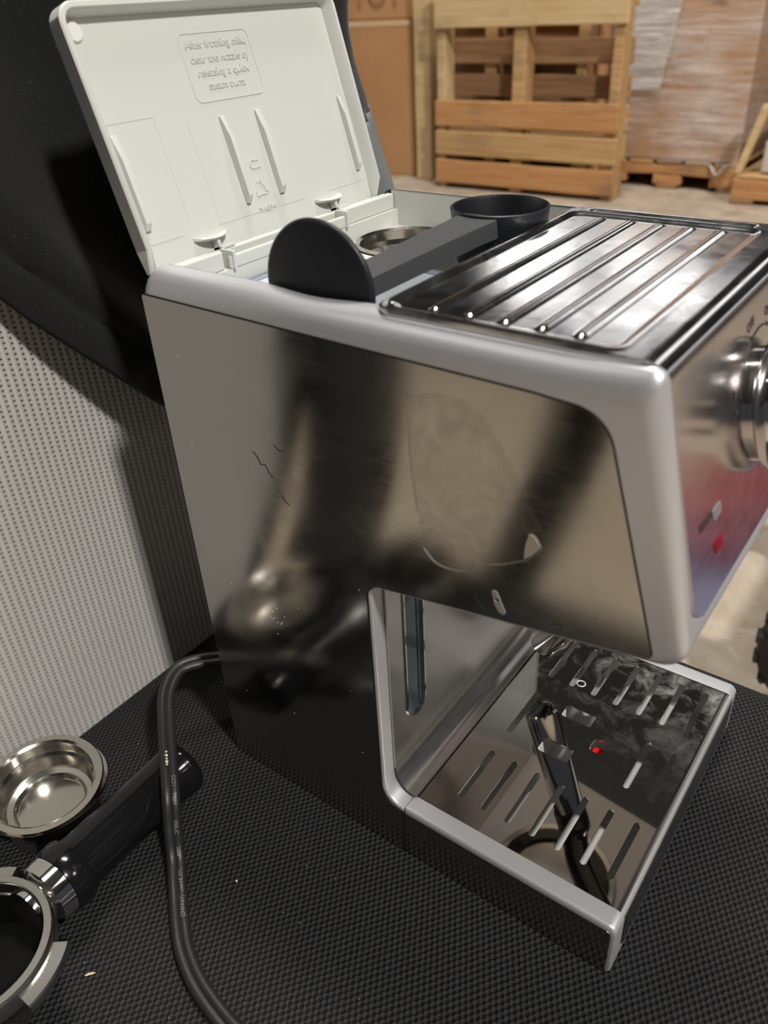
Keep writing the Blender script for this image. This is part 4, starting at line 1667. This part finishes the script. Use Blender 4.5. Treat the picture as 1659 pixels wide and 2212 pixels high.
upright_pallet('wooden pallet standing upright on its end, front one facing the camera behind the machine', 3.55, 0.0,
               [(0.240, 0.360, 3), (-0.180, -0.062, 1), (-0.310, -0.200, 0), (-0.445, -0.335, 1)],
               [(0.300, 0.400, 0), (0.085, 0.190, 2), (-0.055, 0.040, 2), (-0.18, -0.075, 0), (-0.30, -0.20, 0), (-0.45, -0.36, 2)], [0, 0, 0, 3], 10)
upright_pallet('wooden pallet standing upright directly behind the front upright pallet', 3.666, -0.215,
               [],
               [(0.27, 0.40, 2), (0.02, 0.13, 2), (-0.12, -0.02, 2), (-0.26, -0.15, 2), (-0.44, -0.30, 2)], [0, 2, 2, 3], 60)


def carton(name, label, x0, x1, y0, y1, z0, z1, mat=None, tape=True, bulge=0.01, grp=None):
    base = Vector(((x0 + x1) / 2, (y0 + y1) / 2, z0))
    t = thing(name, label, 'carton', base, group=grp)
    bm = new_bm()
    box(bm, x0 - base.x, x1 - base.x, y0 - base.y, y1 - base.y, 0, z1 - z0)
    bmesh.ops.subdivide_edges(bm, edges=bm.edges[:], cuts=4, use_grid_fill=True)
    for v in bm.verts:
        u = 2 * v.co.x / (x1 - x0)
        h = 2 * v.co.z / (z1 - z0) - 1
        if abs(v.co.y + (y1 - y0) / 2) < 1e-4:
            v.co.y -= bulge * (1 - u * u) * (1 - h * h)
    obj('box_body', bm, mat or cardboard, t, smooth=False, bevel=0.006)
    if tape:
        bm = new_bm()
        box(bm, x0 - base.x + 0.004, x1 - base.x - 0.004, y0 - base.y - 0.003, y0 - base.y + 0.02, z1 - z0 - 0.028, z1 - z0 - 0.004)
        obj('edge_strip', bm, card_pale, t, smooth=False)
    return t


carton('cardboard_carton', 'large brown cardboard carton left of the upright pallets, lower of the two', -3.28, -2.415, 3.72, 4.35, FZ, 0.278, bulge=0.012)
carton('cardboard_carton', 'brown cardboard carton behind the upright pallets, seen through their gaps', -2.375, -1.43, 3.80, 4.40, FZ, 0.75, tape=False)
uc = carton('cardboard_carton', 'brown cardboard carton stacked on the big one left of the upright pallets', -3.25, -2.395, 3.73, 4.33, 0.280, 0.85, tape=False)
text('carton_print', 'TOT', 0.16, Matrix.Translation((0.20, -0.312, 0.115)) @ Matrix.Rotation(PI / 2, 4, 'X'), Mat('carton_print', (0.37, 0.20, 0.095), 0.8).m, uc, 0.0005)


def flat_pallet(label, x0, x1, y0, y1, seed, grp=None):
    p = thing('wooden_pallet', label, 'pallet', ((x0 + x1) / 2, (y0 + y1) / 2, FZ), group=grp)
    k = seed
    for i in range(5):
        a = x0 + (x1 - x0) * i / 5 + 0.01
        k += 1
        board(p, 'deck_board', a, a + (x1 - x0) / 5 - 0.02, y0, y1, FZ + 0.108, FZ + 0.124, woods[(i + seed) % 4], k)
    for i in range(3):
        a = y0 + (y1 - y0 - 0.05) * i / 2
        k += 1
        # notched stringer: two deep blocks joined by a shallow rail
        board(p, 'stringer', x0, x1, a, a + 0.045, FZ + 0.062, FZ + 0.107, woods[1], k)
        for (fa, fb) in ((0.0, 0.20), (0.40, 0.60), (0.80, 1.0)):
            k += 1
            board(p, 'stringer_block', x0 + (x1 - x0) * fa, x0 + (x1 - x0) * fb, a, a + 0.045, FZ + 0.020, FZ + 0.0615, woods[1], k)
    for i in range(3):
        a = x0 + (x1 - x0 - 0.1) * i / 2
        k += 1
        board(p, 'bottom_board', a, a + 0.1, y0, y1, FZ + 0.001, FZ + 0.0195, woods[2], k)
    return p


# the floor drops slightly in view there: load sits on a low pallet
flat_pallet('low wooden pallet carrying the film wrapped load behind the machine', -1.42, -0.74, 3.92, 4.9, 100)
ld = carton('wrapped_load', 'tall cardboard load wrapped in clear stretch film, right of the upright pallets', -1.40, -0.765, 3.93, 4.9, FZ + 0.1285, 1.25, tape=False, bulge=0.015)
bs = ld.location
bm = new_bm()
fr = []
for j in range(41):
    z = 0.0 + 1.12 * j / 40
    row = []
    for i in range(25):
        u = i / 24
        x = -0.325 + 0.650 * u
        y = -0.485 - 0.020 - 0.012 * (1 - (2 * u - 1) ** 2) + 0.004 * noise.noise((x * 5, z * 24, 2)) - (0.012 if z < 0.10 else 0) * noise.noise((x * 9, z * 20, 5))
        row.append(bm.verts.new((x, y, z)))
    fr.append(row)
ring_faces(bm, fr, close_u=False)
for side in (-1, 1):
    rr_ = []
    for j in range(41):
        z = 1.12 * j / 40
        rr_.append([bm.verts.new((side * 0.326, -0.50 + k * 0.24, z)) for k in range(5)])
    ring_faces(bm, rr_, close_u=False)
obj('film_wrap', bm, film, ld, angle=60)
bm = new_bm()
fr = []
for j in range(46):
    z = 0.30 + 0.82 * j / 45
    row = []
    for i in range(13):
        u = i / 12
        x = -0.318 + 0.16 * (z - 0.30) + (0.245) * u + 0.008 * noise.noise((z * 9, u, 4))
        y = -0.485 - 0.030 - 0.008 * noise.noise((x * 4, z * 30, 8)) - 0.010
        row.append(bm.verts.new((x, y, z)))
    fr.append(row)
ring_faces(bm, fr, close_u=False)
glint = obj('film_highlight', bm, film_milky, ld, angle=60)  # milky strip paints the lamp's sheen on the film
glint['label'] = 'lamp highlight painted as a milky crinkled strip on the stretch film'
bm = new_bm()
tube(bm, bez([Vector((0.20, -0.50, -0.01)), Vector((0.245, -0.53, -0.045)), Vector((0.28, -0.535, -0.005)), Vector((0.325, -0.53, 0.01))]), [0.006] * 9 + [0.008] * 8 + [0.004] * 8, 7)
obj('film_tail', bm, film_milky, ld, angle=60)
bm = new_bm()
mt = Matrix.Translation((0.125, -0.512, 0.700)) @ Matrix.Rotation(0.35, 4, 'Y')
box(bm, -0.05, 0.05, -0.001, 0.001, -0.034, 0.034, mt)
lb = obj('shipping_label', bm, white_plastic, ld, smooth=False)
bm = new_bm()
for k in range(9):
    xx = -0.036 + k * 0.008
    box(bm, xx, xx + (0.002 if k % 3 else 0.005), -0.0016, -0.0009, -0.020, 0.010, mt)
obj('label_bars', bm, dark_print, lb, smooth=False)
# second load at the right edge
flat_pallet('wooden pallet under the pale cartons at the right edge of the picture', -0.72, 0.30, 3.72, 4.7, 140)
carton('white_carton', 'off-white carton on the right hand pallet, lower of the two', -0.62, 0.28, 3.76, 4.6, FZ + 0.1285, -0.215, sack_white, False)
carton('white_carton', 'off-white carton on the right hand pallet, upper of the two', -0.60, 0.28, 3.78, 4.6, -0.205, -0.075, sack_white, False)
bm = new_bm()
post = [(-0.725, 3.735, -0.345), (-0.695, 3.735, -0.345), (-0.625, 3.76, -0.075), (-0.66, 3.76, -0.075)]
lo = [bm.verts.new(Vector(p) - Vector((-0.69, 3.75, -0.345))) for p in post]
hi = [bm.verts.new(Vector(p) - Vector((-0.69, 3.75, -0.345)) + Vector((0, 0.04, 0))) for p in post]
bm.faces.new(lo)
bm.faces.new(hi[::-1])
for i in range(4):
    j = (i + 1) % 4
    bm.faces.new((lo[i], lo[j], hi[j], hi[i]))
o = obj('wooden_post', bm, woods[3], None, smooth=False, bevel=0.004)
o.location = (-0.69, 3.75, -0.345)
tag(o, 'slanted pale wooden post at the left end of the right hand pallet', 'post')
bin_ = thing('plastic_bin', 'black plastic bin behind the pale cartons at the right edge of the picture', 'bin', (-0.30, 5.2, FZ))
bm = new_bm()
rows = []
for (k, z) in ((0.9, 0.0), (1.0, 0.58), (1.05, 0.585), (1.05, 0.61), (0.97, 0.61), (0.87, 0.02)):
    rows.append([bm.verts.new((sx * 0.42 * k, sy * 0.35 * k, z)) for sx, sy in ((-1, -1), (1, -1), (1, 1), (-1, 1))])
ring_faces(bm, rows)
bm.faces.new(rows[0][::-1])
bm.faces.new(rows[-1])
obj('bin_body', bm, black_matte, bin_, smooth=False, bevel=0.01)
bm = new_bm()
for sx in (-0.15, 0.15):
    box(bm, sx - 0.01, sx + 0.01, -0.385, -0.34, 0.45, 0.5)
box(bm, -0.15, 0.15, -0.39, -0.37, 0.47, 0.49)
obj('bin_handle', bm, black_matte, bin_, smooth=False)

# ------------------------------------------------------------------ hand cart right of the chair
cart = thing('hand_cart', 'blue-grey hand cart with black knobbly tyres on the concrete floor right of the chair', 'cart', (0.62, 0.92, FZ))
CO = Vector((0.62, 0.92, FZ))


def wheel(c, r, wdt, rot):
    bm = new_bm()
    m = Matrix.Translation(Vector(c) - CO) @ Matrix.Rotation(rot, 4, 'Z') @ Matrix.Rotation(PI / 2, 4, 'X')
    lathe(bm, [(r * 0.55, -wdt * 0.4), (r * 0.8, -wdt * 0.5), (r * 0.97, -wdt * 0.36), (r, 0), (r * 0.97, wdt * 0.36), (r * 0.8, wdt * 0.5), (r * 0.55, wdt * 0.4)], 40, m)
    wh = obj('wheel', bm, tyre, cart, angle=50)
    bm = new_bm()
    for k in range(34):
        a = 2 * PI * k / 34
        mk = m @ Matrix.Rotation(a, 4, 'Z')
        box(bm, r * 0.96, r * 1.02, -0.005, 0.005, -wdt * 0.42 if k % 2 else 0.0, 0.0 if k % 2 else wdt * 0.42, mk)
    tr = obj('tread', bm, tyre, wh, smooth=False)
    bm = new_bm()
    lathe(bm, [(0, -wdt * 0.25), (r * 0.2, -wdt * 0.3), (r * 0.56, -wdt * 0.2), (r * 0.56, wdt * 0.2), (r * 0.2, wdt * 0.3), (0, wdt * 0.25)], 28, m)
    obj('hub', bm, dull_chrome, wh, angle=40)


wheel((0.286, 0.745, FZ + 0.104), 0.099, 0.05, 0.15)
wheel((0.98, 0.745, FZ + 0.104), 0.099, 0.05, 0.1)
wheel((0.252, 1.09, FZ + 0.104), 0.099, 0.05, 0.1)
wheel((0.98, 1.09, FZ + 0.104), 0.099, 0.05, 0.0)
bm = new_bm()
box(bm, 0.30 - CO.x, 1.0 - CO.x, 0.66 - CO.y, 1.18 - CO.y, 0.210, 0.240)
obj('deck', bm, blue_paint, cart, smooth=False, bevel=0.008)
for yy in (0.745, 1.09):
    bm = new_bm()
    tube(bm, [Vector((0.27, yy, FZ + 0.104)) - CO, Vector((0.98, yy, FZ + 0.104)) - CO], 0.012, 10)
    obj('axle', bm, dull_chrome, cart)
for (x, y) in ((0.36, 0.745), (0.92, 0.745), (0.36, 1.09), (0.92, 1.09)):
    bm = new_bm()
    box(bm, x - 0.015 - CO.x, x + 0.015 - CO.x, y - 0.02 - CO.y, y + 0.02 - CO.y, 0.095, 0.211)
    obj('axle_bracket', bm, dull_chrome, cart, smooth=False)
bm = new_bm()
tube(bm, bez([Vector((0.96, 0.70, FZ + 0.23)) - CO, Vector((1.04, 0.70, FZ + 0.6)) - CO, Vector((1.08, 0.74, FZ + 0.9)) - CO, Vector((1.08, 1.10, FZ + 0.9)) - CO, Vector((1.04, 1.14, FZ + 0.6)) - CO, Vector((0.96, 1.14, FZ + 0.23)) - CO]), 0.014, 10)
obj('push_handle', bm, dull_chrome, cart)

tote = thing('added_tote', 'added off-frame red plastic tote standing on the deck of the blue-grey hand cart', 'tote', (0.64, 0.98, FZ + 0.2405))  # out of view, added as the red reflected in the control panel
bm = new_bm()
rows = []
for (k, z) in ((0.88, 0.0), (1.0, 0.10), (1.06, 0.102), (1.06, 0.115), (0.96, 0.115), (0.85, 0.006)):
    rows.append([bm.verts.new((a * 0.085 * k, b * 0.13 * k, z)) for a, b in ((-1, -1), (1, -1), (1, 1), (-1, 1))])
ring_faces(bm, rows)
bm.faces.new(rows[0][::-1])
bm.faces.new(rows[-1])
obj('tote_body', bm, red_paint, tote, smooth=False, bevel=0.004)
for sy in (-1, 1):
    bm = new_bm()
    tube(bm, bez([(-0.04, sy * 0.132, 0.09), (-0.025, sy * 0.148, 0.075), (0.025, sy * 0.148, 0.075), (0.04, sy * 0.132, 0.09)]), 0.006, 8)
    obj('tote_handle', bm, red_paint, tote)
